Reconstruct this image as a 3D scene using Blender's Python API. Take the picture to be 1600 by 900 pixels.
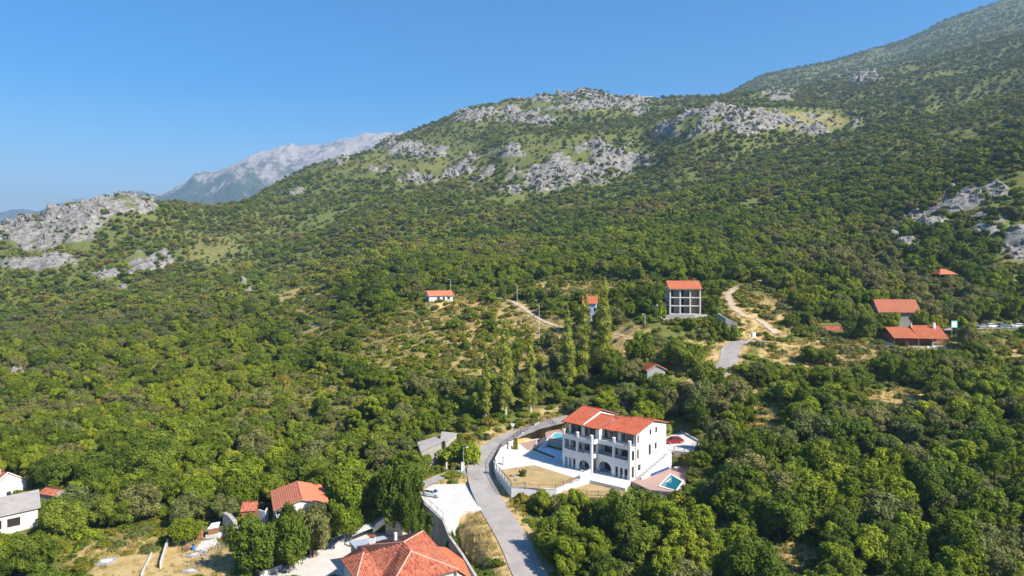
import bpy, bmesh, math, random, time
import numpy as np
from mathutils import Vector, Matrix
T0 = time.time()
R = math.radians
sc = bpy.context.scene
for o in list(bpy.data.objects): bpy.data.objects.remove(o)

# ------------------------------------------------------------------ camera, sky, sun, exposure
HC = 48.0; FP = 1080.0; HY = 400.0            # camera height, focal length in photo pixels, horizon row
cd = bpy.data.cameras.new('camera'); cam = bpy.data.objects.new('camera', cd)
sc.collection.objects.link(cam); sc.camera = cam
cam.location = (0, 0, HC); cam.rotation_euler = (R(90), 0, 0)
cd.sensor_width = 36; cd.lens = 36*FP/1600; cd.shift_y = -50/1600; cd.clip_start = 1; cd.clip_end = 40000
w = bpy.data.worlds.new('World'); sc.world = w; w.use_nodes = True
nt = w.node_tree; nt.nodes.clear()
sky = nt.nodes.new('ShaderNodeTexSky'); sky.sky_type = 'NISHITA'; sky.sun_disc = False
SUN_EL, SUN_DX, SUN_DY = R(42), 0.82, -0.57   # the sun stands to the right and a little behind the camera
sky.sun_elevation = SUN_EL; sky.sun_rotation = math.atan2(SUN_DX, SUN_DY)
sky.altitude = 200; sky.air_density = 1.0; sky.dust_density = 0.9; sky.ozone_density = 3.0
bg = nt.nodes.new('ShaderNodeBackground'); bg.inputs['Strength'].default_value = 0.098
wo = nt.nodes.new('ShaderNodeOutputWorld')
hs = nt.nodes.new('ShaderNodeHueSaturation'); hs.inputs['Saturation'].default_value = 1.62
nt.links.new(sky.outputs[0], hs.inputs['Color']); nt.links.new(hs.outputs[0], bg.inputs[0]); nt.links.new(bg.outputs[0], wo.inputs[0])
sd = bpy.data.lights.new('sun', 'SUN'); sd.energy = 5.0; sd.angle = R(0.5); sd.color = (1, 0.93, 0.82)
sun = bpy.data.objects.new('sun', sd); sc.collection.objects.link(sun)
sv = Vector((SUN_DX*math.cos(SUN_EL), SUN_DY*math.cos(SUN_EL), math.sin(SUN_EL))).normalized()
sun.rotation_euler = (-sv).to_track_quat('-Z', 'Y').to_euler(); sun.location = sv*300
sc.view_settings.view_transform = 'Standard'; sc.view_settings.look = 'None'
sc.view_settings.exposure = 0.86; sc.view_settings.gamma = 1
cy = sc.cycles
cy.use_denoising = True; cy.max_bounces = 5; cy.diffuse_bounces = 3; cy.glossy_bounces = 2
cy.transmission_bounces = 3; cy.volume_bounces = 0; cy.transparent_max_bounces = 6
cy.caustics_reflective = False; cy.caustics_refractive = False; cy.use_adaptive_sampling = True; cy.adaptive_threshold = 0.02

# ------------------------------------------------------------------ small helpers
COL = sc.collection
def link(o): COL.objects.link(o); return o
def tag(o, label=None, cat=None, group=None, kind=None):
    if label: o['label'] = label
    if cat: o['category'] = cat
    if group: o['group'] = group
    if kind: o['kind'] = kind
    return o
def empty(name, loc=(0, 0, 0), rz=0, label=None, cat=None, group=None):
    o = bpy.data.objects.new(name, None); link(o); o.location = loc; o.rotation_euler = (0, 0, rz)
    o.empty_display_size = 0.5
    return tag(o, label, cat, group)
def mesh_np(name, v, f, mat=None, smooth=False):
    """fast mesh from numpy verts (n,3) and faces (m,k) of one size k"""
    me = bpy.data.meshes.new(name); v = np.asarray(v, np.float32); f = np.asarray(f, np.int32)
    k = f.shape[1]
    me.vertices.add(len(v)); me.vertices.foreach_set('co', v.ravel())
    me.loops.add(f.size); me.loops.foreach_set('vertex_index', f.ravel())
    me.polygons.add(len(f)); me.polygons.foreach_set('loop_start', np.arange(0, f.size, k, dtype=np.int32))
    if smooth: me.polygons.foreach_set('use_smooth', np.ones(len(f), bool))
    me.update(calc_edges=True)
    if mat: me.materials.append(mat)
    return me
def ob(name, me, parent=None, loc=None, kind=None, **kw):
    o = bpy.data.objects.new(name, me); link(o)
    if parent: o.parent = parent
    if loc is not None: o.location = loc
    return tag(o, kw.get('label'), kw.get('cat'), kw.get('group'), kind)
class MB:
    """collects boxes, prisms, tubes into one mesh"""
    def __init__(s): s.v = []; s.f = []
    def poly(s, vs, fs):
        b = len(s.v); s.v += [tuple(p) for p in vs]; s.f += [tuple(i+b for i in f) for f in fs]; return s
    def box(s, a, b):
        (x0, y0, z0), (x1, y1, z1) = a, b
        return s.poly([(x0,y0,z0),(x1,y0,z0),(x1,y1,z0),(x0,y1,z0),(x0,y0,z1),(x1,y0,z1),(x1,y1,z1),(x0,y1,z1)],
                      [(3,2,1,0),(4,5,6,7),(0,1,5,4),(1,2,6,5),(2,3,7,6),(3,0,4,7)])
    def prism(s, pts, z0, z1):
        """polygon (ccw x,y) extruded from z0 to z1; z may be per-point lists"""
        n = len(pts); a = z0 if hasattr(z0, '__len__') else [z0]*n; b = z1 if hasattr(z1, '__len__') else [z1]*n
        vs = [(p[0], p[1], a[i]) for i, p in enumerate(pts)] + [(p[0], p[1], b[i]) for i, p in enumerate(pts)]
        return s.poly(vs, [tuple(range(n-1, -1, -1)), tuple(range(n, 2*n))] + [(i, (i+1) % n, n+(i+1) % n, n+i) for i in range(n)])
    def yzprism(s, prof, x0, x1):
        """profile (y,z) extruded along x"""
        n = len(prof)
        vs = [(x0, p[0], p[1]) for p in prof] + [(x1, p[0], p[1]) for p in prof]
        return s.poly(vs, [tuple(range(n-1, -1, -1)), tuple(range(n, 2*n))] + [(i, (i+1) % n, n+(i+1) % n, n+i) for i in range(n)])
    def xzprism(s, prof, y0, y1):
        n = len(prof)
        vs = [(p[0], y0, p[1]) for p in prof] + [(p[0], y1, p[1]) for p in prof]
        return s.poly(vs, [tuple(range(n)), tuple(range(2*n-1, n-1, -1))] + [(i, n+i, n+(i+1) % n, (i+1) % n) for i in range(n)])
    def tube(s, p, q, r0, r1=None, n=6):
        p = Vector(p); q = Vector(q); d = (q-p).normalized(); r1 = r0 if r1 is None else r1
        a = d.orthogonal().normalized(); c = d.cross(a)
        vs = [tuple(p+(a*math.cos(t)+c*math.sin(t))*r0) for t in [2*math.pi*i/n for i in range(n)]]
        vs += [tuple(q+(a*math.cos(t)+c*math.sin(t))*r1) for t in [2*math.pi*i/n for i in range(n)]]
        return s.poly(vs, [tuple(range(n-1, -1, -1)), tuple(range(n, 2*n))] + [(i, (i+1) % n, n+(i+1) % n, n+i) for i in range(n)])
    def me(s, name, mat=None):
        m = bpy.data.meshes.new(name); m.from_pydata(s.v, [], s.f)
        if mat: m.materials.append(mat)
        return m
    def build(s, name, mat, parent=None, kind=None, **kw):
        bm = bmesh.new(); m = s.me(name, mat); bm.from_mesh(m); bmesh.ops.recalc_face_normals(bm, faces=bm.faces); bm.to_mesh(m); bm.free()
        return ob(name, m, parent, kind=kind, **kw)

# ------------------------------------------------------------------ noise
def _h(ix, iy, s):
    n = (ix*374761393 + iy*668265263 + s*1442695041) & 0xffffffff
    n = ((n ^ (n >> 13))*1274126177) & 0xffffffff
    return ((n ^ (n >> 16)) & 0xffff)/65535.0
def vn(x, y, s=0):
    x = np.asarray(x, float); y = np.asarray(y, float)
    ix = np.floor(x).astype(np.int64); iy = np.floor(y).astype(np.int64); fx = x-ix; fy = y-iy
    fx = fx*fx*(3-2*fx); fy = fy*fy*(3-2*fy)
    a = _h(ix, iy, s); b = _h(ix+1, iy, s); c = _h(ix, iy+1, s); d = _h(ix+1, iy+1, s)
    return (a*(1-fx)+b*fx)*(1-fy)+(c*(1-fx)+d*fx)*fy
def fbm(x, y, s=0, o=4):
    r = 0; a = 0.5
    for i in range(o): r = r+a*(vn(x*2**i, y*2**i, s+i*7)-0.5)*2; a *= 0.5
    return r
def ridged(x, y, s=0, o=4):
    r = 0; a = 0.5
    for i in range(o): r = r+a*(1-np.abs(2*vn(x*2**i, y*2**i, s+i*7)-1)); a *= 0.5
    return r

# ------------------------------------------------------------------ terrain height
def zy(y, D): return HC-(y-HY)*D/FP
NEARD = [30, 60, 100, 130, 160, 180]
NEAR = {-500: (-24,-22,-20,-18,-18,-18), -100: (-16,-15,-12,-10,-9,-8), 0: (-15,-14,-11,-9,-7,-6), 200: (-13,-12,-10,-8,-6,-4), 400: (-11,-10,-9,-7,-5,-3),
        600: (-10,-9,-8,-6,-4,-1), 700: (-10,-9,-8,-6,-3,.5), 800: (-10,-9,-7,-5,-2,2.5), 900: (-9,-8,-6,-3.5,-.5,4), 1000: (-8,-7,-5,-2.5,0.5,5), 1200: (-8,-7,-5,-1,4,8),
        1400: (-8,-7,-5,-1,4,7), 1600: (-8,-7,-5,-1,5,9), 1700: (-8,-7,-5,0,6,10), 2100: (-8,-6,-3,2,8,14)}
FAR = {-500: [(250,470),(500,440),(700,405),(850,395),(1100,400),(2000,420)],
 -100: [(250,610),(480,505),(620,450),(700,395),(800,384),(850,376),(1000,392),(1600,400)],
 0: [(250,612),(480,508),(620,446),(690,408),(780,376),(840,364),(960,385),(1600,395)],
 70: [(250,612),(480,508),(610,450),(680,404),(760,356),(830,336),(960,360),(1600,390)],
 140: [(250,612),(450,510),(600,452),(680,402),(760,336),(815,313),(960,340),(1600,380)],
 200: [(250,605),(420,510),(600,452),(680,408),(760,338),(810,310),(960,330),(1600,380)],
 250: [(250,600),(420,508),(600,450),(700,400),(830,330),(900,317),(1050,328),(1600,375)],
 310: [(250,598),(400,508),(600,446),(800,378),(920,330),(1000,318),(1200,330),(1700,370)],
 370: [(230,612),(400,502),(600,440),(800,372),(1000,325),(1060,316),(1300,335),(1800,370)],
 430: [(220,618),(300,560),(400,500),(600,438),(800,375),(1000,320),(1120,292),(1250,290),(1500,330),(1900,360)],
 500: [(220,612),(300,540),(400,478),(600,425),(800,365),(1000,312),(1200,262),(1280,256),(1500,300),(2000,350)],
 600: [(200,640),(250,550),(300,492),(350,462),(450,424),(600,384),(800,335),(1000,294),(1250,242),(1480,213),(1700,240),(2200,320)],
 690: [(200,632),(250,534),(300,476),(350,456),(450,420),(600,378),(800,328),(1000,282),(1250,225),(1420,188),(1600,205),(2200,300)],
 750: [(200,622),(250,530),(300,476),(350,450),(450,412),(600,370),(800,320),(900,298),(1000,264),(1250,207),(1400,163),(1600,175),(2200,280)],
 800: [(220,590),(260,525),(300,480),(350,450),(450,408),(600,368),(800,318),(900,294),(960,250),(1200,205),(1400,165),(1500,158),(1650,175),(2300,260)],
 900: [(215,590),(240,530),(280,478),(350,438),(450,396),(600,356),(800,312),(870,300),(930,232),(1200,195),(1400,152),(1500,141),(1650,155),(2300,240)],
 1000: [(200,588),(215,550),(235,500),(280,460),(350,420),(450,380),(600,340),(800,296),(880,280),(940,230),(1200,196),(1450,164),(1550,156),(1700,165),(2300,200)],
 1070: [(200,590),(215,550),(232,500),(260,480),(330,428),(420,384),(550,340),(750,288),(860,232),(920,190),(1200,172),(1500,158),(1700,153),(2000,165),(2600,200)],
 1150: [(200,590),(220,545),(245,510),(270,474),(330,426),(420,378),(550,330),(750,272),(860,222),(920,178),(1200,160),(1450,150),(1700,159),(2300,146),(2700,136),(3100,150)],
 1200: [(190,612),(215,560),(245,520),(270,476),(330,424),(420,374),(550,324),(750,264),(880,218),(940,182),(1200,160),(1450,147),(1680,157),(2250,132),(2700,114),(3100,130)],
 1300: [(190,610),(215,562),(245,522),(275,470),(330,416),(420,364),(550,306),(750,246),(900,208),(1200,155),(1480,129),(1700,140),(2250,117),(2700,95),(3100,110)],
 1400: [(190,610),(215,560),(245,522),(280,465),(320,415),(370,366),(450,316),(600,254),(850,195),(1200,143),(1480,110),(1700,121),(2250,92),(2700,66),(3100,80)],
 1500: [(190,610),(220,552),(250,516),(285,455),(330,398),(375,340),(430,290),(600,232),(850,175),(1200,118),(1480,82),(1700,93),(2250,56),(2700,22),(3100,40)],
 1600: [(190,608),(220,548),(250,514),(290,445),(330,375),(380,298),(415,240),(470,222),(600,205),(850,148),(1200,85),(1480,54),(1700,65),(2250,25),(2700,-12),(3100,0)],
 1700: [(190,606),(220,545),(250,510),(290,435),(330,360),(380,280),(415,225),(470,205),(600,180),(850,120),(1200,55),(1480,27),(1700,37),(2250,-5),(2700,-42),(3100,-30)],
 2100: [(220,520),(300,380),(400,250),(600,120),(850,50),(1200,0),(1700,-70),(2100,-90),(2600,-80),(3100,-50)]}
CPX = sorted(FAR); NPX = sorted(NEAR)
TPX = np.arange(-500, 2101, 12.0); LD0, LD1, NLD = math.log(30), math.log(3200), 340
TLD = np.linspace(LD0, LD1, NLD); TD = np.exp(TLD)
tab = np.zeros((len(CPX), NLD))
nz = np.array([[NEAR[p][j] for p in NPX] for j in range(len(NEARD))])
for i, p in enumerate(CPX):
    ds = list(NEARD); zs = [float(np.interp(p, NPX, nz[j])) for j in range(len(NEARD))]
    for D, y in FAR[p]: ds.append(D); zs.append(zy(y, D))
    zz = np.interp(TLD, np.log(ds), zs)
    k = np.exp(-0.5*(np.arange(-8, 9)/2.2)**2); k /= k.sum()
    tab[i] = np.convolve(np.pad(zz, 8, mode='edge'), k, mode='valid')
TAB = np.array([np.interp(TPX, CPX, tab[:, j]) for j in range(NLD)]).T
k = np.exp(-0.5*(np.arange(-4, 5)/1.6)**2); k /= k.sum()
TAB = np.apply_along_axis(lambda c: np.convolve(np.pad(c, 4, mode='edge'), k, mode='valid'), 0, TAB)

def base_h(x, D):
    D = np.maximum(np.asarray(D, float), 31.0); x = np.asarray(x, float)
    px = np.clip(800+FP*x/D, -499, 2099)
    a = (px+500)/12.0; b = np.clip((np.log(D)-LD0)/(LD1-LD0)*(NLD-1), 0, NLD-1.001)
    i = np.clip(a.astype(int), 0, len(TPX)-2); j = b.astype(int); a = a-i; b = b-j
    z = (TAB[i, j]*(1-a)+TAB[i+1, j]*a)*(1-b)+(TAB[i, j+1]*(1-a)+TAB[i+1, j+1]*a)*b
    amp = np.clip((D-190)/500, 0, 1)
    z = z+amp*(fbm(x/90, D/90, 3, 5)*np.clip(D*0.016, 0, 14)) + 0.25*fbm(x/9, D/9, 11, 3)
    return z
PADS = []      # (polygon xy, z or None, margin): levelled ground
ROADS = []     # (array of xyz, half width)
def inpoly(x, y, poly):
    r = np.zeros(np.shape(x), bool); n = len(poly)
    for i in range(n):
        x0, y0 = poly[i]; x1, y1 = poly[(i+1) % n]
        if y0 == y1: continue
        c = ((y0 > y) != (y1 > y)) & (x < (x1-x0)*(y-y0)/(y1-y0)+x0)
        r ^= c
    return r
def segdist(x, y, ax, ay, bx, by):
    dx, dy = bx-ax, by-ay; t = np.clip(((x-ax)*dx+(y-ay)*dy)/(dx*dx+dy*dy+1e-9), 0, 1)
    return np.hypot(x-ax-t*dx, y-ay-t*dy), t
def polydist(x, y, poly):
    d = np.full(np.shape(x), 1e9)
    for i in range(len(poly)):
        d = np.minimum(d, segdist(x, y, *poly[i], *poly[(i+1) % len(poly)])[0])
    return np.where(inpoly(x, y, poly), 0, d)
def height(x, D):
    x = np.asarray(x, float); D = np.asarray(D, float); z = base_h(x, D)
    for pts, hw, mg in ROADS:
        best = np.full(x.shape, 1e9); zr = np.zeros(x.shape)
        for i in range(len(pts)-1):
            d, t = segdist(x, D, pts[i][0], pts[i][1], pts[i+1][0], pts[i+1][1])
            m = d < best; best = np.where(m, d, best); zr = np.where(m, pts[i][2]+t*(pts[i+1][2]-pts[i][2]), zr)
        wt = np.clip(1-(best-hw-.6)/mg, 0, 1); wt = wt*wt*(3-2*wt)
        z = z*(1-wt)+(zr-0.12)*wt
    for poly, pz, mg in PADS:
        cx = [p[0] for p in poly]; cyy = [p[1] for p in poly]
        m = (x > min(cx)-mg) & (x < max(cx)+mg) & (D > min(cyy)-mg) & (D < max(cyy)+mg)
        if not np.any(m): continue
        d = polydist(x[m] if x.ndim else x, D[m] if x.ndim else D, poly)
        wt = np.clip(1-d/mg, 0, 1); wt = wt*wt*(3-2*wt)
        if x.ndim: z[m] = z[m]*(1-wt)+pz*wt
        else: z = z*(1-wt)+pz*wt
    return z
def P(px, py, D): return Vector(((px-800)*D/FP, D, HC-(py-HY)*D/FP))
def PZ(px, py, z):
    D = (HC-z)*FP/(py-HY); return Vector(((px-800)*D/FP, D, z))
def G(px, py, d0=85, d1=2600):
    """where the sight line through a photo pixel meets the ground"""
    Ds = np.exp(np.linspace(math.log(d0), math.log(d1), 900)); xs = (px-800)*Ds/FP; zr = HC-(py-HY)*Ds/FP
    hit = np.nonzero(height(xs, Ds) >= zr)[0]
    i = hit[0] if len(hit) else len(Ds)-1
    return Vector((xs[i], Ds[i], float(height(xs[i:i+1], Ds[i:i+1])[0])))
def hz(x, y): return float(height(np.array([x]), np.array([y]))[0])
def proj(x, y, z): return 800+FP*x/y, HY+FP*(HC-z)/y
# ------------------------------------------------------------------ materials
def newmat(name):
    m = bpy.data.materials.new(name); m.use_nodes = True; t = m.node_tree
    b = t.nodes['Principled BSDF']; return m, t, b
def N(t, typ, **kw):
    n = t.nodes.new(typ)
    for k_, v_ in kw.items():
        if k_.startswith('i_'):
            key = k_[2:]; key = int(key) if key.isdigit() else key.replace('_', ' ')
            n.inputs[key].default_value = v_
        else: setattr(n, k_, v_)
    return n
def ramp(t, fac, stops):
    r = t.nodes.new('ShaderNodeValToRGB'); e = r.color_ramp.elements
    while len(e) < len(stops): e.new(0.5)
    for i, (p, c) in enumerate(stops): e[i].position = p; e[i].color = (*c, 1)
    t.links.new(fac, r.inputs[0]); return r.outputs[0]
def mixc(t, fac, a, b, mode='MIX'):
    m = t.nodes.new('ShaderNodeMix'); m.data_type = 'RGBA'; m.blend_type = mode
    for s_, v_ in ((0, fac), (6, a), (7, b)):
        if isinstance(v_, (int, float)): m.inputs[s_].default_value = v_
        elif isinstance(v_, tuple): m.inputs[s_].default_value = (*v_, 1)
        else: t.links.new(v_, m.inputs[s_])
    return m.outputs[2]
def plain(name, col, rough=0.7, var=0.12, scale=1.5, metal=0.0, bump=0.0, bscale=8.0, spec=0.3, stain=None):
    """base colour with uneven tone, blotches and fine relief"""
    m, t, b = newmat(name)
    tc = N(t, 'ShaderNodeTexCoord'); n1 = N(t, 'ShaderNodeTexNoise', i_Scale=scale, i_Detail=6.0, i_Roughness=0.65)
    t.links.new(tc.outputs['Object'], n1.inputs['Vector'])
    lo = tuple(c*(1-var) for c in col); hi = tuple(min(1, c*(1+var)) for c in col)
    c = ramp(t, n1.outputs['Fac'], [(0.3, lo), (0.7, hi)])
    if stain:
        n2 = N(t, 'ShaderNodeTexNoise', i_Scale=scale*0.37, i_Detail=8.0, i_Roughness=0.7)
        t.links.new(tc.outputs['Object'], n2.inputs['Vector'])
        f = ramp(t, n2.outputs['Fac'], [(0.5, (0, 0, 0)), (0.72, (1, 1, 1))])
        c = mixc(t, f, c, stain)
    t.links.new(c, b.inputs['Base Color']); b.inputs['Roughness'].default_value = rough
    b.inputs['Metallic'].default_value = metal; b.inputs['Specular IOR Level'].default_value = spec
    if bump:
        n3 = N(t, 'ShaderNodeTexNoise', i_Scale=bscale, i_Detail=5.0); t.links.new(tc.outputs['Object'], n3.inputs['Vector'])
        bp = N(t, 'ShaderNodeBump', i_Strength=bump, i_Distance=0.05); t.links.new(n3.outputs['Fac'], bp.inputs['Height'])
        t.links.new(bp.outputs[0], b.inputs['Normal'])
    return m
M = {}
M['render'] = plain('white_render', (.70, .675, .645), .8, .05, .8, bump=.2, stain=(.66, .63, .58))
M['concrete'] = plain('pale_concrete', (.58, .55, .51), .85, .09, .5, bump=.3, stain=(.56, .52, .46))
M['paving'] = plain('pale_paving', (.62, .60, .57), .75, .07, .9, bump=.2, stain=(.62, .59, .54))
M['grey_concrete'] = plain('grey_concrete', (.34, .32, .30), .9, .2, .8, bump=.4, stain=(.24, .22, .2))
M['asphalt'] = plain('worn_asphalt', (.33, .295, .27), .9, .2, .3, bump=.3, bscale=30, stain=(.40, .355, .32))
M['pink_paving'] = plain('pink_paving', (.40, .26, .21), .8, .12, 2.0, bump=.2, stain=(.46, .32, .26))
M['brown_stone'] = plain('brown_step', (.20, .11, .09), .7, .12, 3)
M['blue_paint'] = plain('blue_paint', (.035, .07, .24), .5, .15, 2)
M['pool_tile'] = plain('pool_tile', (.05, .30, .36), .4, .1, 3)
M['fence'] = plain('dark_fence_metal', (.03, .03, .032), .5, .2, 4, metal=.3)
M['rust'] = plain('rusty_metal', (.18, .06, .03), .8, .4, 3)
M['alu'] = plain('galvanised_metal', (.55, .56, .57), .45, .08, 4, metal=.6)
M['white_paint'] = plain('white_paint', (.80, .79, .77), .6, .04, 3)
M['frame_dark'] = plain('dark_window_frame', (.035, .037, .042), .4, .1, 5)
M['dark'] = plain('painted_interior_shade', (.03, .028, .026), .9, .3, 2)  # near-black colour standing in for the shade inside openings
M['wood'] = plain('weathered_wood', (.24, .13, .07), .8, .3, 5, bump=.3)
M['brick'] = plain('red_brick', (.36, .13, .07), .85, .25, 6, bump=.5)
M['pinkwall'] = plain('bare_block_wall', (.42, .29, .23), .9, .15, 2, bump=.4)
M['bluewall'] = plain('pale_blue_wall', (.40, .47, .60), .8, .07, 1)
M['stonewall'] = plain('dry_stone', (.40, .37, .33), .9, .3, 2.5, bump=.9, bscale=4, stain=(.22, .2, .17))
M['sheet'] = plain('corrugated_sheet', (.39, .345, .31), .7, .15, 1.2, stain=(.26, .24, .21))
M['sheet_blue'] = plain('pale_metal_sheet', (.44, .48, .52), .5, .1, 1, metal=.2)
M['tarp'] = plain('white_sheet', (.72, .78, .80), .6, .06, 1)
M['plastic_blue'] = plain('blue_plastic', (.04, .18, .5), .4, .05, 2)
M['teal'] = plain('turquoise_board', (.18, .55, .52), .6, .05, 2)
M['rubber'] = plain('tyre_rubber', (.02, .02, .02), .8, .1, 5)
M['car_white'] = plain('white_car_paint', (.78, .79, .80), .25, .01, 1, spec=.6)
M['car_red'] = plain('dark_red_car_paint', (.28, .018, .02), .25, .02, 1, spec=.6)
M['car_grey'] = plain('grey_car_paint', (.28, .30, .32), .25, .02, 1, spec=.6)
M['car_blue'] = plain('blue_grey_car_paint', (.10, .17, .22), .25, .02, 1, spec=.6)
M['lamp_red'] = plain('red_lamp_glass', (.4, .01, .01), .3, .02, 1)
M['bark'] = plain('bark', (.17, .13, .10), .95, .35, 4, bump=.8)
M['pale_bark'] = plain('bleached_bark', (.52, .48, .43), .9, .15, 4, bump=.4)
m, t, b = newmat('window_glass'); b.inputs['Base Color'].default_value = (.035, .045, .055, 1); b.inputs['Roughness'].default_value = .06; b.inputs['Specular IOR Level'].default_value = .7; M['glass'] = m
m, t, b = newmat('pool_water'); b.inputs['Base Color'].default_value = (.012, .13, .17, 1); b.inputs['Roughness'].default_value = .05
n_ = N(t, 'ShaderNodeTexNoise', i_Scale=3.0); bp = N(t, 'ShaderNodeBump', i_Strength=.12, i_Distance=.05)
t.links.new(n_.outputs[0], bp.inputs['Height']); t.links.new(bp.outputs[0], b.inputs['Normal']); M['water'] = m
m, t, b = newmat('shallow_pool_water'); b.inputs['Base Color'].default_value = (.14, .50, .52, 1); b.inputs['Roughness'].default_value = .08; M['water_pale'] = m

def tile_mat(name, cols, rough=.75):
    """clay tiles: tone differs tile by tile (colour attribute) with lichen blotches"""
    m, t, b = newmat(name)
    at = N(t, 'ShaderNodeAttribute', attribute_name='tone')
    c = ramp(t, at.outputs['Fac'], [(i/(len(cols)-1), cc) for i, cc in enumerate(cols)])
    tc = N(t, 'ShaderNodeTexCoord'); n1 = N(t, 'ShaderNodeTexNoise', i_Scale=.8, i_Detail=8.0, i_Roughness=.7)
    t.links.new(tc.outputs['Object'], n1.inputs['Vector'])
    f = ramp(t, n1.outputs['Fac'], [(.5, (0, 0, 0)), (.75, (.5, .5, .5))])
    c = mixc(t, f, c, tuple(x*.8+.02 for x in cols[0]))
    t.links.new(c, b.inputs['Base Color']); b.inputs['Roughness'].default_value = rough; b.inputs['Specular IOR Level'].default_value = .2
    return m
M['tile_new'] = tile_mat('bright_clay_tile', [(.40, .09, .045), (.52, .125, .06), (.58, .175, .095)])
M['tile_old'] = tile_mat('old_clay_tile', [(.22, .06, .035), (.42, .12, .065), (.50, .19, .115), (.36, .10, .055)])
M['tile_salmon'] = tile_mat('salmon_clay_tile', [(.50, .16, .085), (.58, .20, .11), (.60, .22, .13)])
M['tile_orange'] = tile_mat('orange_clay_tile', [(.44, .125, .055), (.52, .16, .075), (.57, .20, .10)])
M['ridge_tile'] = plain('mortared_ridge', (.52, .33, .25), .85, .25, 2)

def leaf_mat(name, cols, trans=.22):
    """leaf colour by tree (object random and place) and by clump (attribute 'tone')"""
    m, t, b = newmat(name)
    oi = N(t, 'ShaderNodeObjectInfo'); at = N(t, 'ShaderNodeAttribute', attribute_name='tone')
    sc_ = N(t, 'ShaderNodeVectorMath', operation='SCALE'); sc_.inputs['Scale'].default_value = .012
    t.links.new(oi.outputs['Location'], sc_.inputs[0])
    n1 = N(t, 'ShaderNodeTexNoise', i_Scale=1.0, i_Detail=3.0); t.links.new(sc_.outputs[0], n1.inputs['Vector'])
    a = N(t, 'ShaderNodeMath', operation='MULTIPLY_ADD'); a.inputs[1].default_value = .55; t.links.new(oi.outputs['Random'], a.inputs[0])
    b2 = N(t, 'ShaderNodeMath', operation='MULTIPLY_ADD'); b2.inputs[1].default_value = .9; b2.inputs[2].default_value = -.22
    t.links.new(n1.outputs['Fac'], b2.inputs[0]); t.links.new(b2.outputs[0], a.inputs[2])
    c = ramp(t, a.outputs[0], [(i/(len(cols)-1), cc) for i, cc in enumerate(cols)])
    h = N(t, 'ShaderNodeHueSaturation'); t.links.new(c, h.inputs['Color'])
    v = N(t, 'ShaderNodeMapRange'); v.inputs['To Min'].default_value = .55; v.inputs['To Max'].default_value = 1.45
    t.links.new(at.outputs['Fac'], v.inputs['Value']); t.links.new(v.outputs[0], h.inputs['Value'])
    t.links.new(h.outputs[0], b.inputs['Base Color']); b.inputs['Roughness'].default_value = .65; b.inputs['Specular IOR Level'].default_value = .07
    tr = N(t, 'ShaderNodeBsdfTranslucent'); t.links.new(h.outputs[0], tr.inputs['Color'])
    mx = N(t, 'ShaderNodeMixShader'); mx.inputs[0].default_value = trans
    out = t.nodes['Material Output']
    t.links.new(b.outputs[0], mx.inputs[1]); t.links.new(tr.outputs[0], mx.inputs[2]); t.links.new(mx.outputs[0], out.inputs[0])
    return m
M['leaf_dark'] = leaf_mat('dark_oak_leaf', [(0.051, 0.082, 0.011), (0.104, 0.152, 0.017), (0.188, 0.237, 0.027), (0.287, 0.284, 0.040)])
M['leaf_mid'] = leaf_mat('mid_green_leaf', [(0.067, 0.110, 0.009), (0.153, 0.205, 0.016), (0.251, 0.297, 0.023), (0.364, 0.327, 0.034)])
M['leaf_olive'] = leaf_mat('grey_olive_leaf', [(0.101, 0.135, 0.041), (0.160, 0.184, 0.052), (0.218, 0.210, 0.064), (0.280, 0.232, 0.079)])
M['leaf_yellow'] = leaf_mat('yellow_green_shrub_leaf', [(0.134, 0.157, 0.019), (0.193, 0.202, 0.024), (0.261, 0.227, 0.032), (0.332, 0.245, 0.047)])
M['leaf_poplar'] = leaf_mat('poplar_leaf', [(.27, .30, .045), (.32, .34, .055), (.37, .38, .07)], .3)
M['straw'] = leaf_mat('dry_grass_blade', [(.30, .25, .075), (.50, .37, .13), (.62, .46, .20)])

# terrain: dry grass, undergrowth, soil and limestone, chosen by the vertex attributes
m, t, b = newmat('hillside')
tc = N(t, 'ShaderNodeTexCoord')
def noi(s, d=6.0, r=.6):
    n = N(t, 'ShaderNodeTexNoise', i_Scale=s, i_Detail=d, i_Roughness=r); t.links.new(tc.outputs['Object'], n.inputs['Vector']); return n.outputs['Fac']
green = ramp(t, noi(.45, 9, .7), [(.3, (.075, .092, .022)), (.5, (.130, .148, .035)), (.66, (.19, .175, .055)), (.82, (.29, .22, .10))])
dry = ramp(t, noi(.35), [(.25, (.25, .20, .065)), (.45, (.42, .30, .125)), (.62, (.52, .38, .18)), (.8, (.44, .26, .13))])
rock = ramp(t, noi(.22, 10, .72), [(.32, (.075, .08, .06)), (.46, (.19, .175, .155)), (.60, (.34, .315, .285)), (.8, (.32, .23, .165))])
da = N(t, 'ShaderNodeAttribute', attribute_name='dry'); ra = N(t, 'ShaderNodeAttribute', attribute_name='rock')
n2 = noi(.5, 8)
def edge(attr, lo, hi):
    s_ = N(t, 'ShaderNodeMath', operation='ADD'); t.links.new(attr, s_.inputs[0])
    k_ = N(t, 'ShaderNodeMath', operation='MULTIPLY_ADD'); k_.inputs[1].default_value = .8; k_.inputs[2].default_value = -.4; t.links.new(n2, k_.inputs[0]); t.links.new(k_.outputs[0], s_.inputs[1])
    return ramp(t, s_.outputs[0], [(lo, (0, 0, 0)), (hi, (1, 1, 1))])
c = mixc(t, edge(da.outputs['Fac'], .3, .6), green, dry)
c = mixc(t, edge(ra.outputs['Fac'], .35, .55), c, rock)
t.links.new(c, b.inputs['Base Color']); b.inputs['Roughness'].default_value = .95; b.inputs['Specular IOR Level'].default_value = .1
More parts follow.
